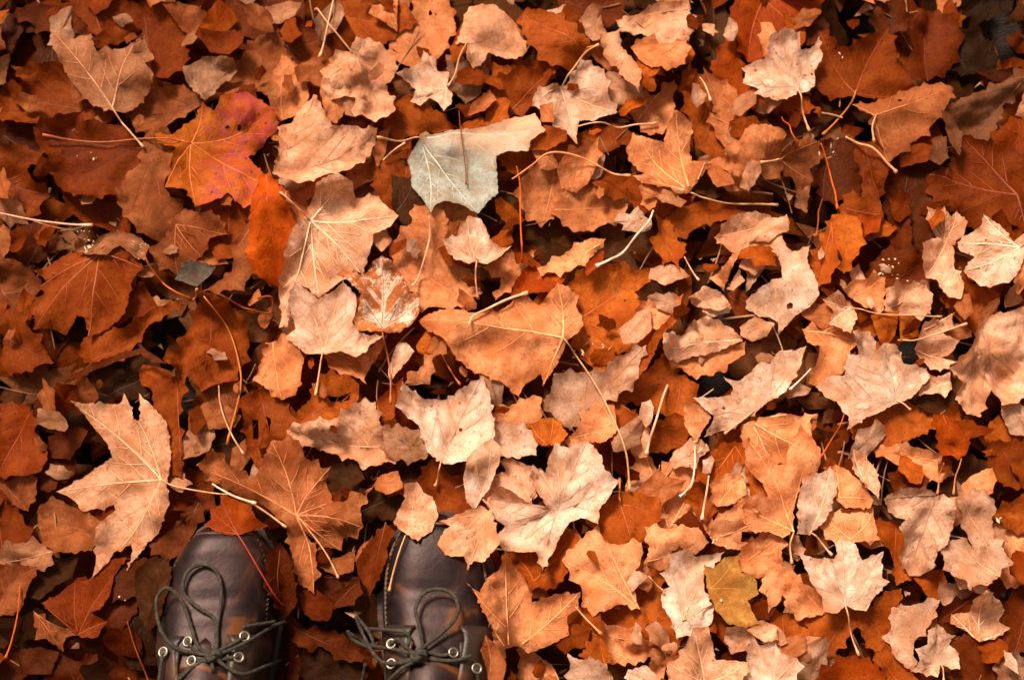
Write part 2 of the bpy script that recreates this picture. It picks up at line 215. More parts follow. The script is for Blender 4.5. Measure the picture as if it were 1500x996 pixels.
4|C2|C*1.21|p r=-380,425,230,500,24,62|m|large caramel leaf bent along a ridge with a long orange stalk, centre|220,500|-410,410 -360,385 -270,365 -180,380 -60,370 0,330 60,310 120,350 160,300 200,250 290,300 280,350 310,440 290,470 240,510 220,560 190,620 135,700 125,640 60,680 30,740 -40,680 -120,650 -200,620 -260,560 -300,500 -390,440|220,500 290,580 380,720 440,850 495,1000 515,1160
3|C2|C*1.16|d|m|brown underside below the rolled tan leaf|1000,530|690,590 900,540 1015,505 1010,560 950,600 870,650 780,650|
4|C2|T*1.10|c r=650,520,1000,480,20,26|m|rolled tan leaf lying like a tube, right of centre|1000,490|650,490 750,470 790,420 850,390 960,440 1000,480 1010,500 900,540 780,570 690,590 650,550|
3|C2|T*1.12|c|f|small pale crumpled leaf above the rolled tan leaf|930,350|765,335 830,280 900,300 945,350 900,375 800,360|
3|C2|C*1.36|r=870,240,960,150,10,16|f|upright folded tan leaf above the small pale crumpled leaf|960,150|860,240 910,200 950,145 975,150 940,230 920,295|
3|C2|T*1.07||f|pale triangular scrap beside the upright folded tan leaf|990,220|930,290 980,210 1008,250 960,295|
2|C2|R*1.1|w|m|rust leaf between the pale crumpled leaf and the big humped cream leaf|940,310|925,310 1000,305 1065,390 970,395|
3|C2|T*1.01|c|f|frayed tan crumple between the rolled leaf and the humped cream leaf|1100,430|1000,440 1060,400 1140,430 1110,480 1050,500 1010,480|
3|C2|C*1.43|d|m|caramel leaf under the long orange stalk, below centre|440,890|280,900 340,810 380,775 440,830 450,900 400,950 330,940 260,970 240,930|
3|C2|O*1.39||m|small jagged orange leaf above the big pale maple leaf, below centre|160,960|80,870 130,850 180,840 240,910 200,960 130,960 100,930|
4|C2|P*.95|f|o|tiny cream leaf at the side of the thin pale twig|590,880|600,765 615,800 605,860 580,890 550,840 560,780|
3|C2|C*1.43|c|f|wrinkled caramel scrap left of the white tipped maple leaf|840,920|750,780 830,800 855,850 800,945 750,880|
5|C2|P*1.0|s dk f|m|white tipped maple leaf with ragged lobes, right of centre|1060,805|790,750 880,745 960,735 970,700 925,650 1000,670 1040,640 1090,590 1130,600 1172,540 1290,520 1270,590 1200,720 1130,760 1080,800 1010,850 930,890 840,920 880,830 820,780|1060,805 990,860 930,905
4|C2|C*1.42|p k|m|broad tan leaf with pale ribs directly below the white tipped leaf|1030,845|1000,870 1050,850 1180,820 1250,830 1340,815 1300,850 1310,920 1350,1000 1300,1060 1180,1030 1130,1060 1060,1010 1010,960|
2|C2|O*1.07|w|m|rust leaf left of the broad tan leaf with pale ribs|1000,890|900,920 1000,880 1030,960 1080,1010 1010,1040 920,1020|
1|D2|Z*1.28|c|f|greyish leaf behind the humped cream leaf's left side|20,180|10,180 60,130 140,130 150,210 60,210 0,290|
4|D2|P*.95|d r=120,250,300,300,16,45|m|humped cream leaf with spread tips, right of centre|140,410|150,65 200,110 270,95 260,170 290,220 310,310 270,360 215,390 180,430 140,485 140,410 100,390 60,390 0,350 0,320 60,270 150,230 140,160 100,120|
3|D2|O*1.27|d|m|long smooth orange leaf right of the humped cream leaf|360,10|360,-20 470,-10 480,60 460,150 400,230 380,150 370,130 360,220 300,290 270,180 300,110|
3|D2|X*.85|w|f|small bright orange leaf end above the dark gap, upper right|480,0|470,-20 570,-20 560,40 500,60|
1|D2|R*.9|w|f|dark rust upright leaf above the tan leaf cut by a straight stalk|640,0|615,-20 665,-20 675,100 640,190 605,80|
1|D2|R*.8|w|m|wet dark rust leaf with white specks above the pale horizontal stalk|420,270|330,260 500,240 560,160 740,180 770,270 600,285 500,270 420,290 330,290|
2|D2|O*1.04|w|m|rust leaf between the cream spiky leaf and the stalk, right side|480,400|290,400 330,330 370,380 350,430 470,410 540,400 530,480 400,500 290,470|
3|D2|C*1.43|c|m|caramel leaf with curled tip above the left end of the horizontal stalk|440,330|400,300 450,260 580,245 575,380 500,370 440,330|
3|D2|T*1.12|c|m|tan leaf with a straight lower edge above the horizontal stalk|590,380|590,300 680,275 760,270 785,350 780,395 690,395 585,390|
4|D2|T*1.18|u|m|small pale leaf at the left end of the horizontal stalk|450,365|320,330 380,300 440,340 460,370 470,420 440,485 350,440 370,380|450,365 520,388 600,400 720,406 840,405
3|D2|O*1.22|d|f|smooth orange tongue of a leaf below the horizontal stalk|590,400|530,410 640,395 630,480 590,545 560,500|
3|D2|O*1.22||f|caramel leaf right of the smooth orange tongue|640,420|640,410 720,420 740,490 650,520|
4|D2|T*1.10|c k|m|pinched pale leaf left of the pale leaf with dark spots, right edge|880,60|750,90 800,60 890,55 915,110 905,180 940,260 920,330 870,320 820,240 770,240 750,190|
4|D2|P*.92|s p|m|pale peach leaf with dark spots at the right edge|1150,130|910,80 1000,20 1010,-30 1060,0 1100,40 1130,110 1172,130 1150,200 1120,260 1090,290 1000,280 930,210 980,150 920,110|1150,130 1170,110 1200,90
3|D2|C*1.43||f|tan leaf strip at the right edge under the pale spotted leaf|1172,200|1100,290 1150,210 1200,150 1230,260 1130,330|
2|D2|O*1.04|w|m|rust orange leaf above the big wrinkled tan leaf, right edge|980,470|850,340 960,280 1060,330 1040,390 980,480 920,420|
4|D2|T*1.10|c k dk|m|big wrinkled tan leaf with dark veins at the right edge, middle|990,445|1010,420 1100,400 1172,375 1240,480 1240,700 1172,780 1100,790 1090,750 1060,720 1030,830 960,820 905,760 940,680 870,630 960,530 980,460|
3|D2|T*1.12|k|m|pale leaf with spiky right edge, left of the big wrinkled tan leaf|650,515|760,440 875,410 840,480 910,510 890,550 850,570 910,590 830,640 760,600 720,550 740,500|640,515 700,520 800,490 930,450
3|D2|T*1.12|c|m|crumpled pale scrap right of the bright fan leaf's base|870,690|800,670 870,650 880,720 800,740 740,745|
3|D2|C*1.48|d|m|orange cheeked tan leaf between the white tipped leaf and the bright fan leaf|260,470|245,460 330,470 380,440 480,520 430,560 440,600 400,650 300,690 270,680 300,600 310,540 260,520|
2|D2|O*0.98|w|m|rust orange leaf along the lower edge of the bright fan leaf|680,780|460,870 660,760 700,800 840,840 720,920 560,980 500,960|
3|D2|X*.72|w|m|red orange leaf lower right of the bright fan leaf's base|830,850|780,850 830,840 890,890 940,960 920,1010 820,1010|
2|D2|D*1.6|c|f|dim brown hollow leaf right of the bright fan leaf's base|760,790|740,760 870,740 920,800 920,880 830,840 740,800|
2|D2|O*1.04|w|m|rust leaf at the right edge below the big wrinkled tan leaf|1100,880|1060,870 1130,880 1200,930 1200,1010 1080,1010 1040,930|
5|D2|P*1.03|dk f|m|bright fan shaped maple leaf with ribs meeting at its right, right of centre|660,758|450,470 530,460 570,540 600,510 640,520 690,600 790,620 800,660 750,720 720,750 660,770 560,820 440,890 450,830 400,760 350,740 310,690 370,650 430,650 440,560 490,560|660,758 690,775 720,800
2|A3|C*0.43||m|tan leaf at the left edge left of the pale long stalked maple leaf|0,150|-30,110 60,120 135,130 130,190 90,250 -30,210|
1|A3|R*0.55||m|rust leaf behind the left tip of the pale long stalked maple leaf|180,40|125,90 180,30 300,70 290,110 180,160|
2|A3|O*0.41|f|m|smooth rust brown leaf at the left edge, lower left|-10,420|-30,200 70,290 110,380 30,420 -30,450|
4|A3|C*0.61|dk|m|tan veined leaf under the lower left lobe of the pale long stalked leaf|390,360|110,260 180,190 250,230 320,260 400,300 380,390 350,430 230,440 150,410 120,320|
3|A3|T*0.54|c|m|flat pale leaf end at the left edge below the tan veined leaf|190,440|-30,430 70,400 150,405 200,440 160,520 100,510 -30,490|
3|A3|C*0.45|s|m|brown spotted leaf beside the thin orange twig, lower left edge|0,600|-30,530 60,500 130,510 80,620 60,690 -30,720|
2|A3|D*0.98|c|f|murky olive brown leaf left of the dark red leaf, lower left|280,490|90,610 130,540 200,480 300,470 270,550 150,635|
4|A3|X*0.37|w f|m|dark red leaf with a glossy face left of the left shoe|300,800|340,560 430,470 520,450 450,540 440,620 400,690 360,700 430,740 390,810 310,810 140,660 220,620 280,560|
2|A3|R*0.60|w|m|dark rust leaf between the dark red leaf and the left shoe|600,500|360,710 430,650 520,590 600,505 590,620 530,740 440,765|
3|A3|C*0.45|w|m|brown leaf tip pointing down below the dark red leaf|130,710|125,700 200,750 310,800 260,810 245,870 200,830 130,760|
2|A3|R*0.55|w|m|rust leaf at the bottom edge left of the left shoe|300,1000|250,890 310,920 380,890 390,1010 160,1020 230,950|
2|A3|R*0.43|w|m|dark rust leaf in the bottom left corner|0,1000|-30,870 60,860 80,930 60,1010 -30,1020|
2|A3|R*0.38|w|f|dark leaf left of the bottom rust leaf, half in shadow|100,860|70,870 150,860 230,880 200,960 100,960|
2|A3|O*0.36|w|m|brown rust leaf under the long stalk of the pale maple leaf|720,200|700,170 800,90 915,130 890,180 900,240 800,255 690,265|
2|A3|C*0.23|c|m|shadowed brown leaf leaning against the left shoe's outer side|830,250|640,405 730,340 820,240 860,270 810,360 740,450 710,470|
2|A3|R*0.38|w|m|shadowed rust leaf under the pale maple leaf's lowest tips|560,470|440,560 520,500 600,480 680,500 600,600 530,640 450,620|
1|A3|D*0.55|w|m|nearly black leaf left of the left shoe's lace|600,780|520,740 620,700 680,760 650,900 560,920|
6|A3|X*0.59|w f z=40|m|small dark red maple leaf with a red stalk on top of the left shoe|1000,360|845,315 880,295 870,250 920,230 915,190 960,180 1060,240 1080,290 1130,320 1060,345 1000,365 940,360 900,350|1000,360 1040,420 1110,540 1172,650 1200,680
3|B3|C*.68|p c|m|brown maple leaf with sharp lobes between the two shoes' toes|165,280|70,-20 180,-20 205,50 270,90 305,80 285,150 310,220 360,230 430,190 485,150 430,260 440,330 350,370 345,420 300,410 200,350 250,470 240,600 175,560 140,420 120,310 20,230 -80,190 -160,150 -220,90 -155,20 -100,80 0,130 20,90 40,50|165,280 260,400 310,480 345,555
1|B3|D*1.01|c|m|dull dark leaf right of the brown maple leaf's tip, below the wide tan leaf|480,250|440,230 520,150 620,100 740,70 650,200 600,260 480,270|
1|B3|D*1.08|c|f|grey brown curled leaf over the dark gap beneath the wide tan leaf|300,100|285,100 400,60 440,130 380,180 290,175|
2|B3|O*0.68||m|orange leaf beneath the tip of the long pale oval leaf|770,60|770,50 830,120 885,110 900,200 920,240 840,280 780,275 770,230 740,190 700,150|
6|B3|R*1.0|z=10|m|rust leaf touching the inner side of the right shoe|550,310|550,310 600,360 560,430 570,470 500,600 480,630 440,560 420,480 480,390|
3|B3|C*1.0|c|f|small pale scrap lying on the rust leaf beside the right shoe|490,370|410,480 440,420 490,370 490,410 450,460|
6|B3|R*.6|w z=10|m|upright dark brown leaf right of the left shoe's toe|100,400|50,440 100,400 140,460 160,680 110,740 40,600|
2|B3|D*0.79||f|small dark leaf lying between the two shoes|150,660|150,640 240,630 320,650 300,690 200,700|
2|B3|R*0.65||m|orange brown leaf tip between the shoes, near the right shoe's lace|440,570|320,690 350,610 430,565 445,620 380,670|
2|B3|R*0.58|c|m|dull brown crumpled leaf between the shoes above the lace loops|180,780|170,770 300,790 440,830 470,890 390,910 280,850 200,850|
1|B3|R*0.54|w|f|thin rust strip beside the left shoe's right side|170,800|140,740 190,790 210,860 180,960 140,1000 150,880|
1|B3|D*0.72|c|m|nearly black leaf at the bottom edge between the shoes|400,1000|220,900 340,890 430,930 430,1010 240,1010|
1|B3|R*0.43|w|m|shadowed rust leaf below the maple leaf between the toes|250,560|230,560 340,550 420,560 350,620 260,640 180,620|
2|B3|C*0.50|c|f|small crumpled brown leaf under the brown maple leaf's lower lobe|330,470|245,440 330,470 410,440 400,520 340,540 260,500|
5|B3|P*1.05|f|o|long pale oval leaf standing alone above the right shoe|940,240|905,30 950,-20 1010,-60 1050,-20 1040,60 1000,160 960,210 935,250 900,220 885,120|970,205 1010,250 1050,290
6|B3|T*1.05|c s z=40|m|peach leaf with a hanging stalk on the left of the right shoe's toe|640,365|680,125 720,180 750,190 775,270 750,350 690,395 640,365 585,320 600,260 630,200 625,140|635,368 605,450 580,540 565,610
6|B3|T*1.08|c s z=40|m|peach leaf with reddish freckles covering the right of the right shoe's toe|1010,260|780,305 850,275 920,250 965,235 1010,260 1030,350 1050,400 1000,460 970,485 930,480 905,520 890,460 810,455 775,410 800,350 830,325|
3|B3|O*1.0|d z=15|f|small orange leaf tip at the right shoe's outer toe|1000,560|895,575 955,490 1005,560 970,630|
6|B3|C*1.22|p z=20 r=1080,480,1085,900,9,60|m|large smooth tan maple leaf leaning on the right shoe's outer side|1085,880|905,580 960,620 1000,550 1040,520 1070,430 1110,500 1160,570 1185,660 1290,620 1400,610 1390,680 1340,720 1350,800 1250,850 1170,880 1130,850 1070,860 1075,930 1062,1000 1040,930 1010,760 950,640|
2|C3|T*1.10|c|m|puckered tan leaf left of the big pale maple leaf|60,60|-10,40 50,70 100,140 80,220 30,200 -30,120|
3|C3|T*1.10|f|m|flat tan leaf behind the left lobes of the big pale maple leaf|0,260|-110,130 -40,100 30,150 90,240 40,290 -60,300 -120,220|
5|C3|P*.98|dk k u|m|big pale maple leaf with seven points, centre bottom half|200,255|90,50 150,90 160,20 190,-50 250,-20 330,-50 390,20 400,80 470,130 430,190 385,250 375,320 300,290 250,310 210,370 180,440 130,530 105,440 40,440 -40,430 -75,370 -30,320 -70,290 -110,200 -60,150 10,180 70,220 150,240 110,180 70,120|
3|C3|O*1.09|w d s|m|dark domed brown leaf with raised veins right of the big pale maple leaf|475,240|380,265 440,205 500,185 580,200 640,250 650,300 600,330 580,380 520,410 440,405 400,380|475,240 465,200 470,120
2|C3|C*1.51|f|m|caramel leaf with two peaks right of the orange stalk's end|680,320|525,130 580,10 620,60 640,110 720,50 800,60 790,150 830,260 865,330 800,340 680,340 620,320 650,290 600,230 520,180|
2|C3|O*1.14||m|orange tan leaf under the bent thin stalks, lower centre right|970,0|830,60 880,20 970,-20 1030,60 1050,130 1115,195 1030,200 990,150 870,130|
3|C3|C*1.51|c|m|rumpled tan leaf above the holed crumbling leaf|900,230|860,150 920,110 1000,120 1010,190 960,230 890,240|
2|C3|O*0.94|w|m|rust leaf left of the rumpled tan leaf, behind a thin pale stalk|840,300|760,190 830,140 870,200 860,280 840,310 790,260|
3|C3|O*1.04||m|rust leaf below the lowest tip of the big pale maple leaf|100,560|20,450 100,440 140,520 210,370 270,350 290,400 230,480 220,560 150,600 60,560|
3|C3|C*1.54|c|m|freckled caramel leaf below the dark domed leaf|545,680|375,335 400,400 450,420 550,410 560,450 540,510 500,560 530,620 545,680 460,660 400,690 310,670 310,600 230,480 300,400|
2|C3|O*0.98|w|m|orange leaf with fan ribs beneath the small cream diamond leaf|560,760|590,520 640,540 650,640 690,750 560,790 540,660|
2|C3|O*0.94|w|m|dim rust leaf under the freckled caramel leaf's lower edge|550,770|330,690 460,660 550,690 560,790 460,770 390,740|
4|C3|P*.95|r=520,610,560,520,6,20|f|small cream diamond shaped leaf on the freckled caramel leaf's edge|595,545|500,570 530,515 595,545 520,615|595,545 630,580 660,605
3|C3|C*1.65|d|m|curved caramel leaf wrapped over the top of the glowing cream leaf|590,480|580,340 700,345 800,340 845,400 790,450 720,420 680,450 680,510 640,515 575,490 600,420|
4|C3|P*1.08|d r=700,520,800,700,14,45|m|glowing cream leaf with a hump left of the olive leaf|730,760|680,450 720,440 770,420 800,460 850,450 930,435 880,510 840,520 840,600 880,680 870,750 800,790 710,820 680,720 655,680 660,600 690,590 645,530 680,510|735,740 800,705 870,665
5|C3|V|f d|m|olive yellow leaf with a notched right side, lower right of centre|870,600|840,490 880,510 930,460 990,450 1000,530 1060,540 1080,620 1030,650 1060,720 1090,750 1020,770 940,750 890,690 850,590|
2|C3|C*1.38|c|m|curled caramel leaf with crinkled top edge at the bottom, right of the shoes|390,800|375,760 460,770 560,800 640,830 600,880 440,915 400,860|
3|C3|O*1.16||m|orange triangular leaf pointing up between two stalks at the bottom|400,920|380,800 410,850 430,920 380,930 290,890|
2|C3|O*0.80|w|m|dim red brown leaf right of the tan maple leaf beside the shoe|360,800|215,740 290,690 380,750 380,800 300,830 240,800|
3|C3|C*1.54||m|pointed caramel leaf at the bottom edge right of the right shoe|120,1000|60,835 110,890 170,930 200,990 190,1020 50,1020 30,930|
3|C3|Z*1.69|f|m|grey peach leaf with a sharp corner at the bottom edge|440,1000|245,885 290,910 370,910 430,980 440,1020 255,1020|
4|C3|T*1.07|s u|m|grey tan maple leaf at the bottom edge under the glowing cream leaf|840,1010|760,820 780,770 850,765 870,830 890,910 1020,920 1030,960 960,1020 670,1020 665,920 720,900|
3|C3|T*1.12|c|m|crumpled cream scrap below the olive leaf|1050,790|930,770 1000,770 1060,780 1020,860 960,880 930,830|
2|C3|O*1.04|w|f|rust curl left of the crumpled cream scrap|870,740|860,740 920,730 945,800 950,860 890,800|
2|C3|C*1.38||f|caramel leaf at the bottom edge left of the grey tan maple leaf|630,1000|605,870 650,865 660,940 650,1010 590,1010|
2|C3|O*0.94|w|m|dim orange leaf between the cream glowing leaf and the bottom curl|700,840|560,800 680,740 720,820 690,900 640,860|
3|C3|C*1.54|c h=1000:350:1080:355:1040:395:1000:390|m|crumbling caramel leaf with a hole, upper right of the olive leaf|870,380|870,320 950,260 1020,210 1100,200 1140,260 1120,340 1090,400 1000,420 950,420 880,400|
3|C3|C*1.10|c w|m|shiny dark crumple against the olive leaf's upper right|1000,500|1000,420 1080,390 1172,370 1170,480 1070,550 1000,520|
4|D3|C*1.38|k|m|tall tan maple leaf with a folded middle, lower right|205,350|-20,0 0,-60 60,-10 130,60 170,60 175,0 230,-125 300,-40 325,20 310,90 240,130 210,250 205,350 150,380 90,350 0,345 -30,250 0,200 90,200 60,130 10,90|205,350 185,400 195,490
3|D3|C*1.51|d|m|smooth brown leaf dome below the pale freckled crumple|450,380|340,290 420,250 550,245 540,320 560,385 450,400 350,380|
4|D3|C*1.51|c|m|crumpled caramel leaf right of the pale freckled crumple|400,200|330,70 400,50 450,80 500,130 560,210 540,245 430,250 390,210|
5|D3|P*.95|c s|m|pale freckled crumpled leaf with a dark dot, lower right|290,355|250,110 330,90 370,60 400,140 380,220 350,300 290,360 220,360 225,230|290,345 330,380 380,450
4|D3|T*1.12||m|pale leaf spike pointing up right of the crumpled caramel leaf|540,220|460,-10 490,0 550,60 580,150 570,215 520,160 455,80|
2|D3|O*1.09|w|m|curved rust leaf left of the silvery wrinkled leaf|640,340|530,320 640,320 670,360 700,540 640,560 610,430 560,390|
2|D3|C*1.45|d|m|caramel leaf slope above the silvery wrinkled leaf|840,60|560,10 640,-10 760,10 840,60 870,100 810,130 730,100 640,60|
2|D3|R*1.0|w|f|dark rust leaf between the caramel slope and the silvery wrinkled leaf|740,100|610,110 680,90 760,130 740,170 640,180|
4|D3|Z*1.69|c k dk|m|silvery tan wrinkled leaf with deep veins, lower right|830,190|610,190 700,160 800,170 890,220 900,300 880,390 820,440 800,520 770,540 720,540 670,460 690,380 660,330 690,300 640,280 590,210|830,190 835,120 825,50
3|D3|Z*1.62|c k|m|crushed dull tan leaf right of the silvery wrinkled leaf|1060,540|900,200 1000,190 1050,270 1040,330 1080,450 1060,540 1000,580 880,540 840,470 870,400 940,380 970,420 920,290|
2|D3|C*1.30|c|m|tan leaf with brown stain at the right edge, lower right|1172,560|1050,340 1172,330 1240,420 1200,560 1120,580 1060,480|
2|D3|O*0.94|w|m|rust leaf at the right edge above the stained tan leaf|1172,300|1070,270 1172,205 1230,280 1200,350 1110,330|
2|D3|R*1.2|w f|m|dull red leaf at the right edge under the wrinkled tan leaf|1100,20|1030,70 1050,-20 1200,-20 1200,170 1090,150|
1|D3|D*1.3|c|m|dark leaf behind two short upright stalks, right side|900,200|830,130 900,60 1000,80 1060,180 980,200 880,210|
3|D3|C*1.38|c|m|caramel leaf folds left of the sharp cream maple leaf|120,690|60,560 120,500 200,500 190,580 130,660 90,700|
3|D3|C*1.40|c|m|crumpled caramel leaf under the left tip of the sharp cream maple leaf|330,700|180,540 260,590 330,640 340,700 270,720 160,700|
2|D3|O*1.04||m|brown leaf with ribs pointing down left of the rust leaf pair, lower right|160,700|90,700 260,720 280,760 230,840 180,860 130,780|
2|D3|O*0.98|w|m|rust leaf beneath the sharp cream maple leaf, left of its stalk|460,700|270,720 400,690 460,700 460,760 420,810 370,880 320,900 280,820|
2|D3|O*0.91|w|m|dark rust leaf beneath the sharp cream maple leaf, right of its stalk|480,690|470,690 530,690 580,630 640,620 640,860 560,870 500,800|
3|D3|X*.62|w f|m|dark red leaf arching at the bottom edge below the sharp cream leaf|430,1010|250,1020 370,930 470,890 560,930 610,1020|
2|D3|Z*1.01|s|m|dark mottled leaf at the bottom edge left of the dark red arch|210,900|200,880 300,890 380,930 260,1020 195,1020|
6|D3|P*1.02|s dk f|m|sharp cream maple leaf with a stalk pointing down, lower right|440,668|430,370 490,400 520,470 615,430 610,550 645,565 570,630 530,695 480,690 440,670 400,705 340,695 330,630 280,560 235,430 300,460 385,480 410,440 400,400|440,668 470,780 510,890
3|D3|P*1.0|u|m|bright pale leaf at the bottom edge right of the grey tan maple leaf|100,1010|20,800 50,850 110,820 130,880 200,900 195,1015 0,1020 -10,900|
3|D3|T*1.10|c|f|crumbled pale bits of leaf above the bright pale bottom leaf|50,800|-10,780 50,740 110,760 120,820 60,830|
2|D3|O*1.04|w|f|orange rust leaf tip below the silvery wrinkled leaf|840,530|720,550 840,525 855,590 810,645 770,620|
3|D3|Z*1.62||m|smooth grey brown leaf left of the small veined cream leaf|830,650|630,690 750,670 830,650 790,750 720,830 720,950 680,930 630,870|
2|D3|O*0.94|w|m|rust leaf at the bottom edge right of the dark red arch|650,1000|560,880 640,870 700,940 690,1020 600,1020|
2|D3|Z*1.36|c|f|grey leaf scrap under the crushed dull tan leaf|990,600|835,580 990,590 930,640 880,690 830,640|
2|D3|R*.8|w|m|dark rust leaf in the gap below the grey leaf scrap|900,690|840,680 920,650 980,640 960,700 890,740 830,740|
4|D3|T*1.07|p|m|tan maple leaf above the right bottom corner|1020,830|970,640 1010,610 1090,650 1130,690 1110,740 1165,770 1090,820 1020,830 960,780 895,750 900,710 975,700|
5|D3|P*.95|dk k|m|small veined cream maple leaf near the bottom right corner|860,918|800,780 850,750 890,790 930,800 905,840 950,880 940,950 900,950 860,930 840,985 720,960 760,910 740,860 800,840|860,918 863,960 865,1000
2|D3|Z*1.01|s c|m|grey speckled leaf in the bottom right corner|1172,1000|1070,890 1130,885 1200,910 1200,1020 1080,1000|
1|D3|R*.8|w|m|dark rust leaf between the veined cream leaf and the corner leaf|1000,990|880,850 1000,830 1080,880 1060,1010 900,1010|
1|D3|R*.9|w|m|rust leaf at the right edge beside the tan maple leaf near the corner|1172,760|1130,650 1200,620 1210,830 1140,860 1100,830|
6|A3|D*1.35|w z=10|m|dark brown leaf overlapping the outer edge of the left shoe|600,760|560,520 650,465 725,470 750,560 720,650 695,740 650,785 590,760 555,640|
6|B3|C*.55|z=10|m|dim tan leaf lapping over the right shoe's outer edge below the big tan leaf|1010,960|985,800 1040,850 1075,930 1060,1010 1000,1020 990,940 965,870|
"""  # multipliers bake in the vignette: A rows and D1 darkened, lower right lightened
STALKS = """
A1|T|1.3|pale straw sticking in from the left edge to the wet shiny crumbs|-30,903 150,925 365,934
B1|T|1.2|pale upright straw at the top edge left of the smooth glossy caramel leaf|335,-20 300,110 262,215
B1|R*1.4|.7|thin brown stalk lying across the pale grey green leaf|868,440 878,560 895,680 900,770
B1|T|1.0|short pale stalk below the stalk of the pale grey green leaf|535,652 580,610 632,573
C2|P|1.6|white bare curved stalk right of centre in the upper half|612,-50 590,0 540,50 470,125 420,160 365,188
C1|X|1.1|orange upright stalk below the right end of the grey green leaf|20,680 35,760 36,880 40,1000 46,1100
C1|C*1.1|1.2|tan bent stalk under the shiny orange curl|0,735 80,690 165,645 290,660 400,710 510,748
D1|C*1.2|1.6|thick tan stalk under the ridged brown leaf, ending at the rounded orange leaf|432,548 480,575 545,620 600,675 645,715
D1|X|1.1|thin orange stalk running down the middle of the right upper tangle|318,585 345,640 365,700 378,780 386,878
D1|X*.9|.9|short orange stalk below the brightest cream leaf, left of its stalk|150,465 165,530 175,580 205,625
D1|D*2|.9|dark thin stalk crossing under the brightest cream leaf's stalk|290,520 230,570 180,610 130,655
D1|R*1.5|1.0|brown stalk dropping from the dark rust leaf in the right upper tangle|330,820 310,900 293,1000
A2|O*1.1|1.2|brown stalk curving from the wet shiny crumbs to the bright orange leaf|605,130 625,185 665,240 720,285 790,315
A2|R*1.4|1.3|reddish stalk bent into a square hook left of the pale three lobed leaf|930,318 1000,350 1060,370 1130,375 1150,350 1145,312 1090,320
A2|T*.8|1.0|thin tan stalk crossing beside the shadowed brown leaf, left|920,700 925,770 945,840 980,920 1030,1000
B2|T|1.1|pale curved stalk on the wide orange tan leaf|740,-20 742,50 720,140 690,215 665,265
B2|T|1.6|thick pale curved stalk on the upper left of the large caramel leaf|912,445 930,405 990,370 1060,335 1168,303
B2|O*1.2|1.0|short orange stalk above the sunlit five pointed leaf|798,578 830,630 872,692
C2|T|1.6|thin pale twig standing left of the white tipped maple leaf|682,690 650,770 625,850 600,930 585,1000
C2|T*.9|1.0|short pale stalk below the small orange leaf with hanging points|750,140 780,190 812,245
C3|P|1.2|bent pale stalk beside the caramel leaf with two peaks|797,-20 793,60 780,140 755,178 730,198
C3|T|1.4|short straight pale stalk right of the bent pale stalk|852,112 840,210 826,300
D3|C*.7|1.0|left one of two short upright stalks above the silvery wrinkled leaf|840,60 832,120 820,190
D3|C*.7|1.0|right one of two short upright stalks above the silvery wrinkled leaf|915,40 897,110 880,195
A3|X|1.1|thin orange twig at the left edge in the lower left corner|48,590 46,680 35,760 15,840 -5,900
A3|T|1.4|pale stalk crossing the long stalk of the pale maple leaf|908,152 950,178 1020,215 1110,245
A3|R*1.3|.9|dark red stalk at the bottom edge left of the left shoe|515,740 540,830 565,900 600,1010
D2|P|1.1|short pale stalk left of the bright fan shaped leaf|278,625 230,675 180,722
C1|T|1.1|short pale stalk on the dull tan leaf left of the cream leaf|815,305 840,340 862,410
D2|X*.9|.9|orange brown stalk below the bright fan shaped leaf's left lobes|420,820 390,900 320,1010
C3|C*1.2|1.3|brown stalk on the dim red brown leaf right of the right shoe|275,680 330,740 388,798
C1|T*.9|1.0|thin tan stalk pointing to the folded five lobed leaf|285,520 400,515 520,500 635,485
"""
# ------------------------------------------------------------------ helpers
TX = {'A': 0, 'B': 375, 'C': 750, 'D': 1100}
TY = {'1': 0, '2': 320, '3': 656}
ZF = 2.93
ct, st_ = math.cos(TILT), math.sin(TILT)

def ground(u, v, z):
    """point of the place at height z that the photograph shows at pixel (u, v)"""
    sx = (u - 750) / 1500 * 36 / FOC
    sy = (498 - v) / 1500 * 36 / FOC
    dx, dy, dz = sx, sy * ct + st_, sy * st_ - ct
    t = (z - CAM.z) / dz
    return CAM.x + dx * t, CAM.y + dy * t

def pts(s, tile):
    out = []
    for p in s.split():
        a, b = p.split(',')
        out.append((float(a) / ZF + TX[tile[0]], float(b) / ZF + TY[tile[1]]))
    return out

def setp(o, label=None, cat=None, group=None, kind=None):
    if label: o['label'] = label
    if cat: o['category'] = cat
    if group: o['group'] = group
    if kind: o['kind'] = kind
    return o

def empty(name, loc):
    o = bpy.data.objects.new(name, None)
    o.empty_display_size = .01
    o.location = loc
    COL.objects.link(o)
    return o

def link(name, me, mat, parent=None, loc=(0, 0, 0), smooth=True):
    if mat: me.materials.append(mat)
    if smooth:
        me.polygons.foreach_set('use_smooth', [True] * len(me.polygons))
    o = bpy.data.objects.new(name, me)
    COL.objects.link(o)
    if parent: o.parent = parent
    o.location = loc
    return o

def pydata(name, v, f):
    me = bpy.data.meshes.new(name)
    me.from_pydata(v, [], f)
    me.update()
    return me

def catmull(P, n=6):
    P = [Vector(p) for p in P]
    if len(P) < 3:
        return [P[0].lerp(P[-1], i / n) for i in range(n + 1)]
    Q = [P[0] * 2 - P[1]] + P + [P[-1] * 2 - P[-2]]
    out = []
    for i in range(1, len(Q) - 2):
        a, b, c, e = Q[i - 1:i + 3]
        for k in range(n):
            t = k / n
            out.append(.5 * (2 * b + (c - a) * t + (2 * a - 5 * b + 4 * c - e) * t * t + (3 * b - a - 3 * c + e) * t ** 3))
    out.append(P[-1])
    return out

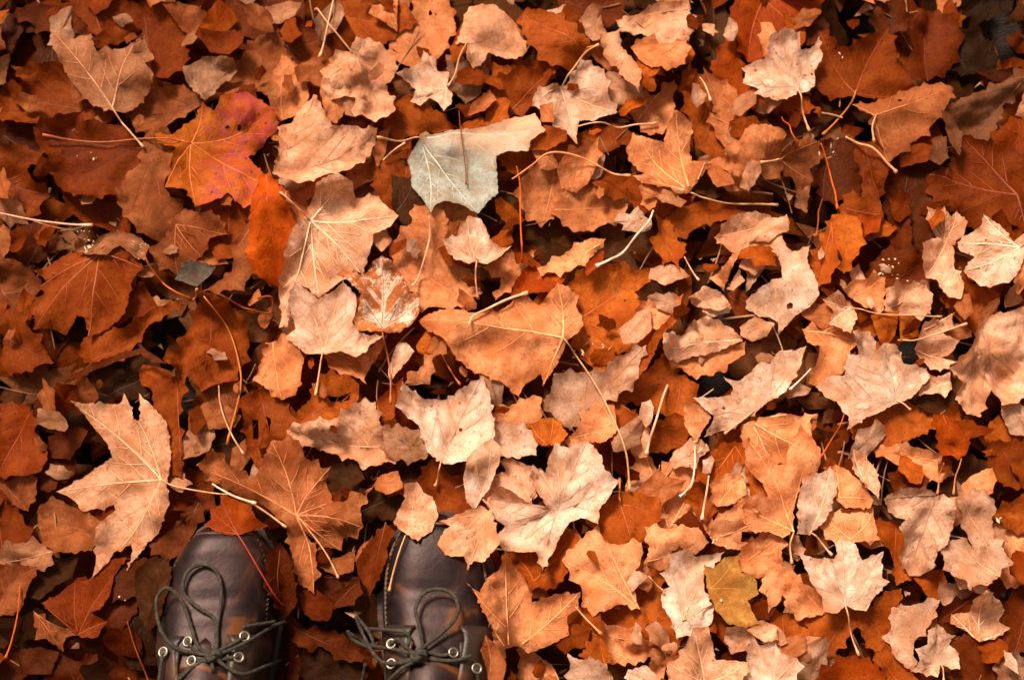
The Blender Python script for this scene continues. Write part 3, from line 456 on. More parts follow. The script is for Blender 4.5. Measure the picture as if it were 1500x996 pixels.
def tube_data(P, rad, n=6, v0=0):
    """vertices and faces of a tube along P; rad is a number or a list"""
    V, F = [], []
    N = len(P)
    for i, p in enumerate(P):
        t = (P[min(i + 1, N - 1)] - P[max(i - 1, 0)])
        t = t.normalized() if t.length > 1e-9 else Vector((0, 1, 0))
        a = t.cross(Vector((0, 0, 1)))
        if a.length < 1e-4: a = t.cross(Vector((1, 0, 0)))
        a.normalize(); b = a.cross(t)
        r = rad[i] if isinstance(rad, (list, tuple)) else rad
        for k in range(n):
            g = 2 * math.pi * k / n
            V.append(p + (a * math.cos(g) + b * math.sin(g)) * r)
    for i in range(N - 1):
        for k in range(n):
            q = v0 + i * n
            F.append((q + k, q + (k + 1) % n, q + n + (k + 1) % n, q + n + k))
    F.append(tuple(v0 + k for k in range(n))[::-1])
    F.append(tuple(v0 + (N - 1) * n + k for k in range(n)))
    return V, F

def inside(px, py, poly):
    """vectorised point in polygon"""
    px, py = np.asarray(px, float), np.asarray(py, float)
    res = np.zeros(px.shape, bool)
    n = len(poly)
    for i in range(n):
        x1, y1 = poly[i]; x2, y2 = poly[(i + 1) % n]
        if y1 == y2: continue
        c = (y1 > py) != (y2 > py)
        res ^= c & (px < (x2 - x1) * (py - y1) / (y2 - y1) + x1)
    return res

def edge_dist(px, py, poly):
    d = np.full(np.shape(px), 1e9)
    n = len(poly)
    for i in range(n):
        x1, y1 = poly[i]; x2, y2 = poly[(i + 1) % n]
        d = np.minimum(d, seg_dist(px, py, x1, y1, x2, y2))
    return d

def seg_dist(px, py, x1, y1, x2, y2):
    dx, dy = x2 - x1, y2 - y1
    L = dx * dx + dy * dy + 1e-12
    t = np.clip(((px - x1) * dx + (py - y1) * dy) / L, 0, 1)
    return np.hypot(px - x1 - t * dx, py - y1 - t * dy)

def line_dist(px, py, lines):
    d = np.full(np.shape(px), 1e9)
    for P in lines:
        for (a, b) in zip(P[:-1], P[1:]):
            d = np.minimum(d, seg_dist(px, py, a[0], a[1], b[0], b[1]))
    return d

# height of whatever lies on the ground so far
CELL, X0, Y0, NX, NY = .004, -1.0, -.9, 500, 450
HM = np.full((NY, NX), -.030)
def hm_get(x, y):
    i = np.clip(((np.asarray(y) - Y0) / CELL).astype(int), 1, NY - 2)
    j = np.clip(((np.asarray(x) - X0) / CELL).astype(int), 1, NX - 2)
    return HM[i, j]
def hm_put(x, y, z):
    i = np.clip(((np.asarray(y) - Y0) / CELL).astype(int), 1, NY - 2)
    j = np.clip(((np.asarray(x) - X0) / CELL).astype(int), 1, NX - 2)
    for a in (-1, 0, 1):
        for b in (-1, 0, 1):
            np.maximum.at(HM, (i + a, j + b), z)

# ------------------------------------------------------------------ materials
class NT:
    def __init__(s, name):
        s.m = bpy.data.materials.new(name); s.m.use_nodes = True
        s.t = s.m.node_tree; s.t.nodes.clear()
        s.out = s.t.nodes.new('ShaderNodeOutputMaterial')
    def n(s, typ, **kw):
        nd = s.t.nodes.new(typ)
        for k, v in kw.items():
            if k.startswith('i_'):
                nd.inputs[int(k[2:])].default_value = v
            else: setattr(nd, k, v)
        return nd
    def l(s, a, b): s.t.links.new(a, b)
    def math(s, op, a, b=None, clamp=False):
        nd = s.n('ShaderNodeMath', operation=op, use_clamp=clamp)
        for i, q in enumerate((a, b)):
            if q is None: continue
            if isinstance(q, (int, float)): nd.inputs[i].default_value = q
            else: s.l(q, nd.inputs[i])
        return nd.outputs[0]
    def ramp(s, a, lo, hi, v0=0.0, v1=1.0):
        nd = s.n('ShaderNodeMapRange', clamp=True)
        s.l(a, nd.inputs[0])
        for i, v in enumerate((lo, hi, v0, v1)): nd.inputs[i + 1].default_value = v
        return nd.outputs[0]
    def mix(s, f, a, b, blend='MIX'):
        nd = s.n('ShaderNodeMix', data_type='RGBA', blend_type=blend)
        for q, i in ((f, 0), (a, 6), (b, 7)):
            if isinstance(q, (int, float)): nd.inputs[i].default_value = q
            elif isinstance(q, tuple): nd.inputs[i].default_value = (*q, 1)
            else: s.l(q, nd.inputs[i])
        return nd.outputs[2]

def leaf_material(name, source='object', special=None):
    k = NT(name)
    if source == 'object':
        oi = k.n('ShaderNodeObjectInfo'); base = oi.outputs['Color']; rnd = oi.outputs['Random']
        def prop(p): return k.n('ShaderNodeAttribute', attribute_type='OBJECT', attribute_name=p).outputs['Fac']
        wet, spot = prop('wet'), prop('spot')
        co = k.n('ShaderNodeTexCoord').outputs['Object']
        off = k.n('ShaderNodeVectorMath', operation='MULTIPLY_ADD')
        k.l(rnd, off.inputs[0]); off.inputs[1].default_value = (91, 57, 33); k.l(co, off.inputs[2])
        vec = off.outputs[0]
    else:
        base = k.n('ShaderNodeAttribute', attribute_type='GEOMETRY', attribute_name='tint').outputs['Color']
        wet, spot = k.math('ADD', .3, 0), k.math('ADD', .2, 0)
        vec = k.n('ShaderNodeTexCoord').outputs['Object']
    def attr(p): return k.n('ShaderNodeAttribute', attribute_type='GEOMETRY', attribute_name=p).outputs['Fac']
    rim, vd = attr('rim'), attr('vein')
    def nz(scale, detail=4, rough=.55, dist=0):
        nd = k.n('ShaderNodeTexNoise'); k.l(vec, nd.inputs['Vector'])
        nd.inputs['Scale'].default_value = scale; nd.inputs['Detail'].default_value = detail
        nd.inputs['Roughness'].default_value = rough; nd.inputs['Distortion'].default_value = dist
        return nd.outputs['Fac']
    big, mid, fine = nz(22, 3, .6, .6), nz(85, 8, .72, .3), nz(420, 6, .8)
    # hue drift: redder, duller patches
    dark = k.mix(1.0, base, (.62, .40, .24), 'MULTIPLY')
    c = k.mix(k.ramp(big, .46, .68, 0, .85), base, dark)
    pale = k.mix(1.0, base, (1.12, 1.2, 1.25), 'MULTIPLY')
    c = k.mix(k.ramp(big, .46, .30, 0, .6), c, pale)
    c = k.mix(k.ramp(mid, .48, .66, 0, .62), c, k.mix(1.0, base, (.55, .34, .2), 'MULTIPLY'))
    c = k.mix(k.ramp(fine, .42, .66, .0, .55), c, k.mix(1.0, base, (.62, .44, .30), 'MULTIPLY'))
    c = k.mix(k.ramp(nz(60, 9, .75, .8), .53, .58, 0, .38), c, k.mix(1.0, base, (.58, .40, .26), 'MULTIPLY'))
    c = k.mix(k.ramp(nz(75, 9, .78, .4), .56, .60, 0, .35), c, k.mix(1.0, base, (1.12, 1.28, 1.4), 'MULTIPLY'))
    # fine net of veinlets
    vo = k.n('ShaderNodeTexVoronoi', feature='DISTANCE_TO_EDGE'); vo.inputs['Scale'].default_value = 210
    wv = k.n('ShaderNodeVectorMath', operation='MULTIPLY_ADD')
    nn = k.n('ShaderNodeTexNoise'); k.l(vec, nn.inputs['Vector']); nn.inputs['Scale'].default_value = 130
    k.l(nn.outputs['Color'], wv.inputs[0]); wv.inputs[1].default_value = (.006, .006, .006); k.l(vec, wv.inputs[2])
    k.l(wv.outputs[0], vo.inputs['Vector'])
    net = k.ramp(vo.outputs['Distance'], .0, .07, 1, 0)
    c = k.mix(k.math('MULTIPLY', net, k.ramp(nz(30, 2), .4, .6, .05, .38)), c, k.mix(1.0, base, (.52, .36, .24), 'MULTIPLY'))
    # brown blush along the veins and the rim
    c = k.mix(k.math('MULTIPLY', k.ramp(vd, 0, .006, 1, 0), k.ramp(big, .35, .65, .1, .5)), c, dark)
    c = k.mix(k.math('MULTIPLY', rim, k.ramp(mid, .38, .62, .05, .75)), c, k.mix(1.0, base, (.42, .24, .13), 'MULTIPLY'))
    c = k.mix(k.ramp(vd, .0003, .0011, .42, 0), c, k.mix(1.0, base, (.5, .33, .22), 'MULTIPLY'))
    v3 = k.n('ShaderNodeTexVoronoi', feature='F1'); v3.inputs['Scale'].default_value = 330; k.l(vec, v3.inputs['Vector'])
    s3 = k.n('ShaderNodeSeparateColor'); k.l(v3.outputs['Color'], s3.inputs[0])
    c = k.mix(k.math('MULTIPLY', k.math('LESS_THAN', v3.outputs['Distance'], k.ramp(s3.outputs[0], .72, 1, 0, .36)), .55), c, k.mix(1.0, base, (.32, .18, .1), 'MULTIPLY'))
    # specks of rot
    v2 = k.n('ShaderNodeTexVoronoi', feature='F1'); v2.inputs['Scale'].default_value = 150; k.l(vec, v2.inputs['Vector'])
    sp = k.n('ShaderNodeSeparateColor'); k.l(v2.outputs['Color'], sp.inputs[0])
    size = k.ramp(sp.outputs[0], .62, 1, 0, .30)
    speck = k.math('MULTIPLY', k.math('LESS_THAN', v2.outputs['Distance'], size), k.ramp(mid, .42, .6, .0, 1))
    c = k.mix(k.math('MULTIPLY', speck, k.math('ADD', .22, k.math('MULTIPLY', spot, .75)), True), c, (.045, .018, .008))
    blot = k.math('MULTIPLY', k.ramp(nz(48, 5, .7, 1.0), .60, .68, 0, 1), k.math('ADD', .12, k.math('MULTIPLY', spot, .75)), True)
    c = k.mix(blot, c, k.mix(1.0, base, (.34, .2, .12), 'MULTIPLY'))
    rough_add = None
    if special == 'crimson':
        x = k.n('ShaderNodeSeparateXYZ'); k.l(k.n('ShaderNodeTexCoord').outputs['Object'], x.inputs[0])
        m1 = k.ramp(k.math('ADD', x.outputs[0], k.math('MULTIPLY', k.math('SUBTRACT', big, .5), .12)), .012, .035)
        c = k.mix(k.math('MULTIPLY', k.math('MULTIPLY', m1, k.ramp(mid, .38, .62)), .66), c, (.56, .07, .028))
        m2 = k.math('MULTIPLY', k.ramp(k.math('ADD', x.outputs[0], k.math('MULTIPLY', mid, .03)), .015, .04), k.ramp(nz(75, 4, .7), .46, .60))
        c = k.mix(k.math('MULTIPLY', m2, .6), c, (.34, .05, .085))
        c = k.mix(k.math('MULTIPLY', speck, .8), c, (.05, .01, .02))
    if special == 'frost':
        f = k.math('MULTIPLY', k.ramp(nz(300, 7, .8), .50, .57), k.ramp(nz(50, 3), .42, .56, .08, .9))
        f = k.math('MAXIMUM', k.math('MULTIPLY', k.ramp(vd, .0007, .0028, 1, 0), k.ramp(mid, .40, .52, .2, .9)), k.math('MULTIPLY', f, .85))
        c = k.mix(f, c, (.86, .70, .56))
    if special == 'grey':
        x = k.n('ShaderNodeSeparateXYZ'); k.l(k.n('ShaderNodeTexCoord').outputs['Object'], x.inputs[0])
        m1 = k.ramp(k.math('ADD', k.math('ADD', x.outputs[1], k.math('MULTIPLY', x.outputs[0], .3)), k.math('MULTIPLY', k.math('SUBTRACT', big, .5), .05)), -.012, .038)
        c = k.mix(k.math('MULTIPLY', m1, .95), c, (.68, .37, .22))
    bs = k.n('ShaderNodeBsdfPrincipled')
    k.l(c, bs.inputs['Base Color'])
    rg = k.math('SUBTRACT', k.ramp(fine, .3, .7, .52, .68), k.math('MULTIPLY', wet, .20))
    k.l(rg, bs.inputs['Roughness'])
    bs.inputs['Specular IOR Level'].default_value = .11 if source == 'object' else .05
    bs.inputs['Specular Tint'].default_value = (1, .65, .42, 1)
    bump = k.n('ShaderNodeBump'); bump.inputs['Strength'].default_value = .8; bump.inputs['Distance'].default_value = .0018
    h = k.math('ADD', k.math('MULTIPLY', mid, 1.1), k.math('ADD', k.math('MULTIPLY', net, -.10), k.math('MULTIPLY', fine, .22)))
    k.l(h, bump.inputs['Height']); k.l(bump.outputs[0], bs.inputs['Normal'])
    tr = k.n('ShaderNodeBsdfTranslucent')
    hsv = k.n('ShaderNodeHueSaturation'); hsv.inputs['Saturation'].default_value = 1.35
    k.l(c, hsv.inputs['Color']); k.l(hsv.outputs[0], tr.inputs['Color'])
    mx = k.n('ShaderNodeMixShader'); mx.inputs[0].default_value = .27
    k.l(bs.outputs[0], mx.inputs[1]); k.l(tr.outputs[0], mx.inputs[2]); k.l(mx.outputs[0], k.out.inputs['Surface'])
    return k.m

def stalk_material(name):
    k = NT(name)
    base = k.n('ShaderNodeObjectInfo').outputs['Color']
    nd = k.n('ShaderNodeTexNoise'); nd.inputs['Scale'].default_value = 160; nd.inputs['Detail'].default_value = 4
    k.l(k.n('ShaderNodeTexCoord').outputs['Object'], nd.inputs['Vector'])
    c = k.mix(k.ramp(nd.outputs['Fac'], .4, .7, 0, .8), base, k.mix(1.0, base, (.6, .4, .28), 'MULTIPLY'))
    bs = k.n('ShaderNodeBsdfPrincipled'); k.l(c, bs.inputs['Base Color']); bs.inputs['Roughness'].default_value = .55; bs.inputs['Specular IOR Level'].default_value = .18
    k.l(bs.outputs[0], k.out.inputs['Surface'])
    return k.m

def noise_material(name, stops, scale=20, detail=6, rough=.6, bump=.4, bdist=.002, dist=.5, spec=.4, coat=0.0):
    k = NT(name)
    nd = k.n('ShaderNodeTexNoise'); nd.inputs['Scale'].default_value = scale; nd.inputs['Detail'].default_value = detail
    nd.inputs['Distortion'].default_value = dist
    k.l(k.n('ShaderNodeTexCoord').outputs['Object'], nd.inputs['Vector'])
    cr = k.n('ShaderNodeValToRGB'); k.l(nd.outputs['Fac'], cr.inputs[0])
    e = cr.color_ramp.elements
    while len(e) < len(stops): e.new(.5)
    for q, (p, col) in zip(e, stops): q.position = p; q.color = (*col, 1)
    bs = k.n('ShaderNodeBsdfPrincipled'); k.l(cr.outputs[0], bs.inputs['Base Color'])
    bs.inputs['Roughness'].default_value = rough; bs.inputs['Specular IOR Level'].default_value = spec
    bs.inputs['Coat Weight'].default_value = coat; bs.inputs['Coat Roughness'].default_value = .3
    n2 = k.n('ShaderNodeTexNoise'); n2.inputs['Scale'].default_value = scale * 9; n2.inputs['Detail'].default_value = 5
    k.l(k.n('ShaderNodeTexCoord').outputs['Object'], n2.inputs['Vector'])
    bp = k.n('ShaderNodeBump'); bp.inputs['Strength'].default_value = bump; bp.inputs['Distance'].default_value = bdist
    k.l(n2.outputs['Fac'], bp.inputs['Height']); k.l(bp.outputs[0], bs.inputs['Normal'])
    k.l(bs.outputs[0], k.out.inputs['Surface'])
    return k.m

PAL = {'P': (.89, .63, .505), 'T': (.80, .45, .29), 'C': (.64, .25, .105), 'O': (.41, .095, .011), 'R': (.17, .032, .003),
       'X': (.54, .092, .004), 'D': (.046, .016, .005), 'S': (.13, .115, .10), 'G': (.43, .475, .44), 'V': (.52, .27, .07), 'Z': (.38, .20, .12),
       'BL': (.46, .125, .015), 'FR': (.48, .155, .04)}
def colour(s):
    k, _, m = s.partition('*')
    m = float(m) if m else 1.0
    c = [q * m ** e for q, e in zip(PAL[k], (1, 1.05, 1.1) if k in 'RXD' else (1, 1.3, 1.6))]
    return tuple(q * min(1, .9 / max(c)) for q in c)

M_LEAF = leaf_material('leaf_blade')
M_CRIM = leaf_material('leaf_blade_crimson', special='crimson')
M_FROST = leaf_material('leaf_blade_frosted', special='frost')
M_GREY = leaf_material('leaf_blade_grey', special='grey')
M_LITTER = leaf_material('leaf_litter', 'tint')
M_STALK = stalk_material('leaf_stalk')
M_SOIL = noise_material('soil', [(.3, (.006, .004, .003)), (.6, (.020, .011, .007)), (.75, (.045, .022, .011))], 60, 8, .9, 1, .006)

# ------------------------------------------------------------------ one leaf
def sharp(poly, i):
    a, p, b = Vector(poly[i - 1]), Vector(poly[i]), Vector(poly[(i + 1) % len(poly)])
    u, v = a - p, b - p
    return u.length > 1e-9 and v.length > 1e-9 and u.angle(v) < R(95) and (p - a).cross(b - p) > 0

def roughen(poly, rng, step, amp, pointed=False):
    """subdivide an outline and give it the small irregularity of a real margin"""
    out = []
    n = len(poly)
    for i in range(n):
        a, b = Vector(poly[i]), Vector(poly[(i + 1) % n])
        L = (b - a).length
        k = max(1, int(L / step))
        nrm = Vector((-(b - a).y, (b - a).x)).normalized() if L > 1e-9 else Vector((0, 0))
        bow = rng.uniform(-.035, .035) * L
        if pointed and L > .008 and (sharp(poly, i) or sharp(poly, (i + 1) % n)): bow = rng.uniform(.03, .06) * L
        teeth = [(rng.uniform(.3, .7), rng.uniform(.0015, .0035) * pointed)] if pointed and L > .017 else []
        if teeth and L > .032: teeth += [(rng.uniform(.12, .3), rng.uniform(.001, .003) * pointed), (rng.uniform(.7, .88), rng.uniform(.001, .003) * pointed)]
        for j in range(k):
            t = j / k
            p = a.lerp(b, t)
            tooth = sum(h * max(0, 1 - abs(t - q) * L / (.0016 + h * .6)) for q, h in teeth)
            if j: p = p + nrm * (bow * 4 * t * (1 - t) - tooth + rng.gauss(0, amp))
            out.append((p.x, p.y))
    return out

def vein_lines(base, poly, rng, few=False):
    """main veins from the base to the tips, side veins off them (all clipped to the blade)"""
    B = Vector(base)
    n = len(poly)
    cand = []
    for i in range(n):
        p, a, b = Vector(poly[i]), Vector(poly[i - 1]), Vector(poly[(i + 1) % n])
        r = (p - B).length
        if r > (a - B).length and r >= (b - B).length: cand.append((r, p))
    cand.sort(key=lambda q: -q[0])
    tips = []
    for r, p in cand:
        if r < .25 * cand[0][0]: continue
        ang = math.atan2(*(p - B))
        if all(abs((ang - q + math.pi) % (2 * math.pi) - math.pi) > R(20) for q, _ in tips):
            tips.append((ang, p))
        if len(tips) >= (3 if few else 7): break
    lines = []
    def clip(P):
        ins = inside([q.x for q in P], [q.y for q in P], poly)
        first = next((i for i in range(len(P)) if ins[i]), None)
        if first is None or first > len(P) * .6: return None
        out = []
        for i in range(first, len(P)):
            if not ins[i]: break
            out.append(P[i])
        return out if len(out) >= 3 else None
    for ang, tp in tips:
        dv = tp - B
        nr = Vector((-dv.y, dv.x)) * rng.uniform(-.06, .06)
        m = max(6, int(dv.length / .007))
        P = [B + dv * (t / m) * .95 + nr * math.sin(math.pi * t / m) for t in range(m + 1)]
        P = clip(P)
        if not P: continue
        lines.append((P, 1))
        L = (P[-1] - P[0]).length
        if L < .025: continue
        side = rng.choice((-1, 1))
        f = .22
        while f < .88:
            i = int(f * (len(P) - 1))
            o = P[i]
            dr = (P[min(i + 1, len(P) - 1)] - P[i - 1]).normalized()
            a2 = side * R(rng.uniform(36, 50))
            d2 = Vector((dr.x * math.cos(a2) - dr.y * math.sin(a2), dr.x * math.sin(a2) + dr.y * math.cos(a2)))
            ln = L * (1 - f) * rng.uniform(.42, .6)
            k = max(3, int(ln / .007))
            S = [o + (d2 + dr * .25 * (t / k)) * ln * (t / k) for t in range(1, k + 1)]
            S = clip([o + d2 * .002] + S)
            if S and len(S) >= 3: lines.append((S, 2))
            side = -side
            f += rng.uniform(.09, .15)
    return lines

NAMES = {'m': 'maple_leaf', 'f': 'fallen_leaf', 'o': 'oval_leaf'}
N_LEAF = 0
def make_leaf(row):
    global N_LEAF
    lay, tile, col, opts, kind, label, bs, outl, stem = row
    lay = int(lay)
    N_LEAF += 1
    rng = random.Random(N_LEAF * 7 + 3)
    op = {}
    for t in opts.split():
        a, _, b = t.partition('=')
        if a == 'h': op.setdefault('h', []).append(b)
        else: op[a] = b or True
    zh = float(op['z']) / 1000 if 'z' in op else (-.026, -.022, -.012, -.002, .008, .014, .02)[lay]
    g = lambda P: [ground(u, v, zh) for u, v in P]
    poly = g(pts(outl, tile))
    base = g(pts(bs, tile))[0]
    cx, cy = sum(p[0] for p in poly) / len(poly), sum(p[1] for p in poly) / len(poly)
    s = {1: 1.32, 2: 1.18, 3: 1.07}.get(lay, 1.0)
    org = Vector((base[0], base[1]))
    loc = lambda p: ((p[0] - cx) * s + cx - org.x, (p[1] - cy) * s + cy - org.y)
    poly = [loc(p) for p in poly]
    area = .5 * sum(poly[i][0] * poly[(i + 1) % len(poly)][1] - poly[(i + 1) % len(poly)][0] * poly[i][1] for i in range(len(poly)))
    if area < 0: poly = poly[::-1]
    size = math.sqrt(abs(area))
    small = size < .035
    b0 = loc(base)
    if kind == 'o':
        q = catmull([(*p, 0) for p in poly + poly[:2]], 3)[3:-3] if False else None
    veins = vein_lines(b0, poly, rng, few=(kind != 'm'))
    out = roughen(poly, rng, .0022, .00025 if kind == 'o' else .0004, 0 if 'q' in op else (2.1 if lay <= 3 else .9) * (kind == 'm'))
    holes = []
    for hstr in op.get('h', []):
        q = [float(t) for t in hstr.split(':')]
        hp = pts(' '.join('%f,%f' % (q[i], q[i + 1]) for i in range(0, len(q), 2)), tile)
        holes.append([loc(p) for p in g(hp)])
    if not holes and kind == 'm' and size > .05 and rng.random() < .16 and lay < 5:      # insect holes
        for _ in range(rng.choice((1, 2, 3))):
            hx, hy = rng.uniform(-.5, .5) * size + sum(p[0] for p in out) / len(out), rng.uniform(-.5, .5) * size + sum(p[1] for p in out) / len(out)
            hr = rng.uniform(.0015, .0042)
            if inside([hx], [hy], out)[0] and edge_dist(np.array([hx]), np.array([hy]), out)[0] > hr + .004:
                holes.append([(hx + hr * math.cos(a) * rng.uniform(.6, 1.2), hy + hr * math.sin(a) * rng.uniform(.6, 1.2)) for a in np.linspace(0, 5.5, 8)])
    # triangulate: margin + veins + interior points
    V = [Vector(p) for p in out]
    E = [(i, (i + 1) % len(out)) for i in range(len(out))]
    vid = []
    for P, o_ in veins:
        ids = []
        for p in P:
            ids.append(len(V)); V.append(Vector((p.x, p.y)))
        E += list(zip(ids[:-1], ids[1:]))
        vid.append(ids)
    for hp in holes:
        hp[:] = roughen(hp, rng, .003, .0002)
        k0 = len(V)
        V += [Vector(p) for p in hp]
        E += [(k0 + i, k0 + (i + 1) % len(hp)) for i in range(len(hp))]
    xs, ys = [p[0] for p in out], [p[1] for p in out]
    stp = max(.0028, size * .036) if 'c' in op else max(.0038, size * .042)
    gx, gy = np.meshgrid(np.arange(min(xs), max(xs), stp), np.arange(min(ys), max(ys), stp))
    gx = gx.ravel(); gy = gy.ravel()
    rs = np.random.RandomState(N_LEAF)
    gx = gx + rs.uniform(-.3, .3, gx.shape) * stp; gy = gy + rs.uniform(-.3, .3, gy.shape) * stp
    ok = inside(gx, gy, out) & (edge_dist(gx, gy, out) > stp * .45)
    vl = [[(p.x, p.y) for p in P] for P, o_ in veins]
    if vl: ok &= line_dist(gx, gy, vl) > stp * .45
    for a, b in zip(gx[ok], gy[ok]): V.append(Vector((a, b)))
    rv, re, rf, ov, oe, of = geometry.delaunay_2d_cdt(V, E, [], 0, 1e-6)
    P2 = np.array([(p.x, p.y) for p in rv])
    F = np.array([f for f in rf if len(f) == 3])
    c = P2[F].mean(1)
    keep = inside(c[:, 0], c[:, 1], out)
    for hp in holes: keep &= ~inside(c[:, 0], c[:, 1], hp)
    F = F[keep]
    # ---- relief
    x, y = P2[:, 0], P2[:, 1]
    ed = edge_dist(x, y, out)
    vdist = line_dist(x, y, [l for l, (P, o_) in zip(vl, veins) if o_ == 1]) if vl else np.full(x.shape, .05)
    vall = line_dist(x, y, vl) if vl else vdist
    ccx, ccy = x.mean(), y.mean()
    rr = np.hypot(x - ccx, y - ccy) / max(.01, np.hypot(x - ccx, y - ccy).max())
    flat, crumple = 'f' in op, 'c' in op
    amp = (.35 if flat else 1.0)
    sz = min(1.0, size / .08)
    z = np.zeros_like(x)
    so = Vector((rng.uniform(-50, 50), rng.uniform(-50, 50), rng.uniform(-50, 50)))
    nz1 = np.array([noise.noise(Vector((a * 14, b * 14, 0)) + so) for a, b in P2])
    nz2 = np.array([noise.noise(Vector((a * 42, b * 42, 7)) + so) for a, b in P2])
    z += nz1 * (.008 if col[0] == 'P' else .014) * amp * sz + nz2 * .0024 * amp
    def folds(n, lo, hi, a):
        acc = np.zeros_like(x)
        wx = x + nz1 * .012; wy = y + nz2 * .005
        for _ in range(n):
            an, lam, ph = rng.uniform(0, 6.28), rng.uniform(lo, hi), rng.uniform(0, 1)
            q = (wx * math.cos(an) + wy * math.sin(an)) / lam + ph
            acc += np.abs(q - np.floor(q) - .5) * 2 * a * lam
        return acc
    if crumple:
        z += folds(4, .016, .034, .085) + folds(3, .008, .013, .05)
        nz4 = np.array([noise.noise(Vector((a * 60, b * 60, 9)) + so) for a, b in P2])
        z += nz4 * .0022
    elif not flat:
        z += folds(2, .03, .06, .035)
    crease = .0058 if 'k' in op else .0036
    sg = -1 if 'p' in op else 1
    z += sg * crease * (1 - np.exp(-(vdist / .009) ** 2)) + sg * crease * .35 * (1 - np.exp(-(vall / .004) ** 2))
    bend = rng.choice((-1, -1, 1)) * rng.uniform(.2, 1)
    if 'd' in op: bend = -1.6
    if 'u' in op: bend = 1.1
    z += bend * .016 * sz * rr ** 2 * (.5 if flat else 1)
    cl = np.array([noise.noise(Vector((a * 18, b * 18, 20)) + so) for a, b in P2])
    z += np.maximum(0, 1 - ed / .014) ** 2 * (cl + .2) * .020 * amp * sz
    ta, tm = rng.uniform(0, 6.28), math.tan(R(rng.uniform(4, 16))) * (.4 if flat else 1)
    if col[0] == 'P' and 'r' not in op: ta, tm = R(-60 + rng.uniform(-40, 40)), math.tan(R(rng.uniform(3, 9)))     # pale leaves lie open to the light
    z += (x * math.cos(ta) + y * math.sin(ta) - ccx * math.cos(ta) - ccy * math.sin(ta)) * tm
    if 'r' in op:
        q = [float(t) for t in op['r'].split(',')]
        pa, pb = [loc(p) for p in g(pts('%f,%f %f,%f' % tuple(q[:4]), tile))]
        dx, dy = pb[0] - pa[0], pb[1] - pa[1]
        dd = np.abs((x - pa[0]) * dy - (y - pa[1]) * dx) / math.hypot(dx, dy)
        wd = q[5] / 1000
        z += q[4] / 1000 * (np.sqrt((1 - np.clip(dd / wd, 0, 1)) ** 2 + .0) * .6 + .4 * np.exp(-(dd / wd * 1.6) ** 2))
    # ---- rest it on what lies below
    below = hm_get(x + org.x, y + org.y)
    gap = .0008
    diff = below + gap - z
    z0 = np.percentile(diff, 55 if not flat else 60)
    z = z + z0
    lift = np.maximum(0, below + gap - z)
    if lift.max() > 0:
        nb = [[] for _ in range(len(x))]
        ee = np.vstack([F[:, [0, 1]], F[:, [1, 2]], F[:, [2, 0]]])
        src = np.concatenate([ee[:, 0], ee[:, 1]]); dst = np.concatenate([ee[:, 1], ee[:, 0]])
        cnt = np.bincount(dst, minlength=len(x)).clip(1)
        L = lift.copy()
        for _ in range(14):
            av = np.bincount(dst, weights=L[src], minlength=len(x)) / cnt
            L = np.maximum(lift, av * .97)
        z = z + L
    hm_put(x[np.unique(F)] + org.x, y[np.unique(F)] + org.y, z[np.unique(F)])
    # ---- objects
    use = np.unique(F)
    remap = -np.ones(len(x), int); remap[use] = np.arange(len(use))
    zb = float(z[use].min())
    name = NAMES[kind]
    root = setp(empty(name, (org.x, org.y, zb)), label, 'leaf', 'fallen leaves covering the ground')
    me = pydata('blade', [(x[i], y[i], z[i] - zb) for i in use], [tuple(int(remap[i]) for i in f) for f in F])
    a = me.attributes.new('rim', 'FLOAT', 'POINT'); a.data.foreach_set('value', np.clip(1 - ed[use] / rng.choice((.004, .006, .012)), 0, 1).astype(np.float32))
    a = me.attributes.new('vein', 'FLOAT', 'POINT'); a.data.foreach_set('value', vall[use].astype(np.float32))
    ck = col.partition('*')[0]
    mat = {'BL': M_CRIM, 'FR': M_FROST, 'G': M_GREY}.get(ck, M_LEAF)
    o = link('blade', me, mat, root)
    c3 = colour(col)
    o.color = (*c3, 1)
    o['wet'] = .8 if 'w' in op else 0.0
    o['spot'] = 1.0 if 's' in op else rng.choice((0.05, .1, .25))
    # veins: thin raised ribs
    if vid and not (small and kind != 'm'):
        vof = {}
        for i, l in enumerate(ov):
            for j in l: vof.setdefault(j, i)
        VV, FF = [], []
        for ids, (P, o_) in zip(vid, veins):
            ww = (.00075 if o_ == 1 else .00034) * (.6 + .5 * sz)
            n = len(ids)
            for i, q in enumerate(ids):
                k = vof.get(q)
                if k is None: continue
                t = P[min(i + 1, n - 1)] - P[max(i - 1, 0)]
                nr = Vector((-t.y, t.x)).normalized() * ww * (1 - .7 * i / n)
                b_ = len(VV)
                zz = z[k] - zb
                VV += [(x[k] - nr.x, y[k] - nr.y, zz + .00005), (x[k], y[k], zz + .00035), (x[k] + nr.x, y[k] + nr.y, zz + .00005)]
                if i: FF += [(b_ - 3, b_ - 2, b_ + 1, b_), (b_ - 2, b_ - 1, b_ + 2, b_ + 1)]
        vm = link('veins', pydata('veins', VV, FF), M_STALK, root)
        if 'p' in op: vc = tuple(min(.85, q * 1.12 + .015) for q in c3)
        elif 'dk' in op: vc = tuple(q * .42 for q in c3)
        else: vc = tuple(q * m for q, m in zip(c3, rng.choice(((1.06, 1.03, 1.0), (.80, .74, .66), (.68, .58, .48)))))
        vm.color = (*vc, 1)
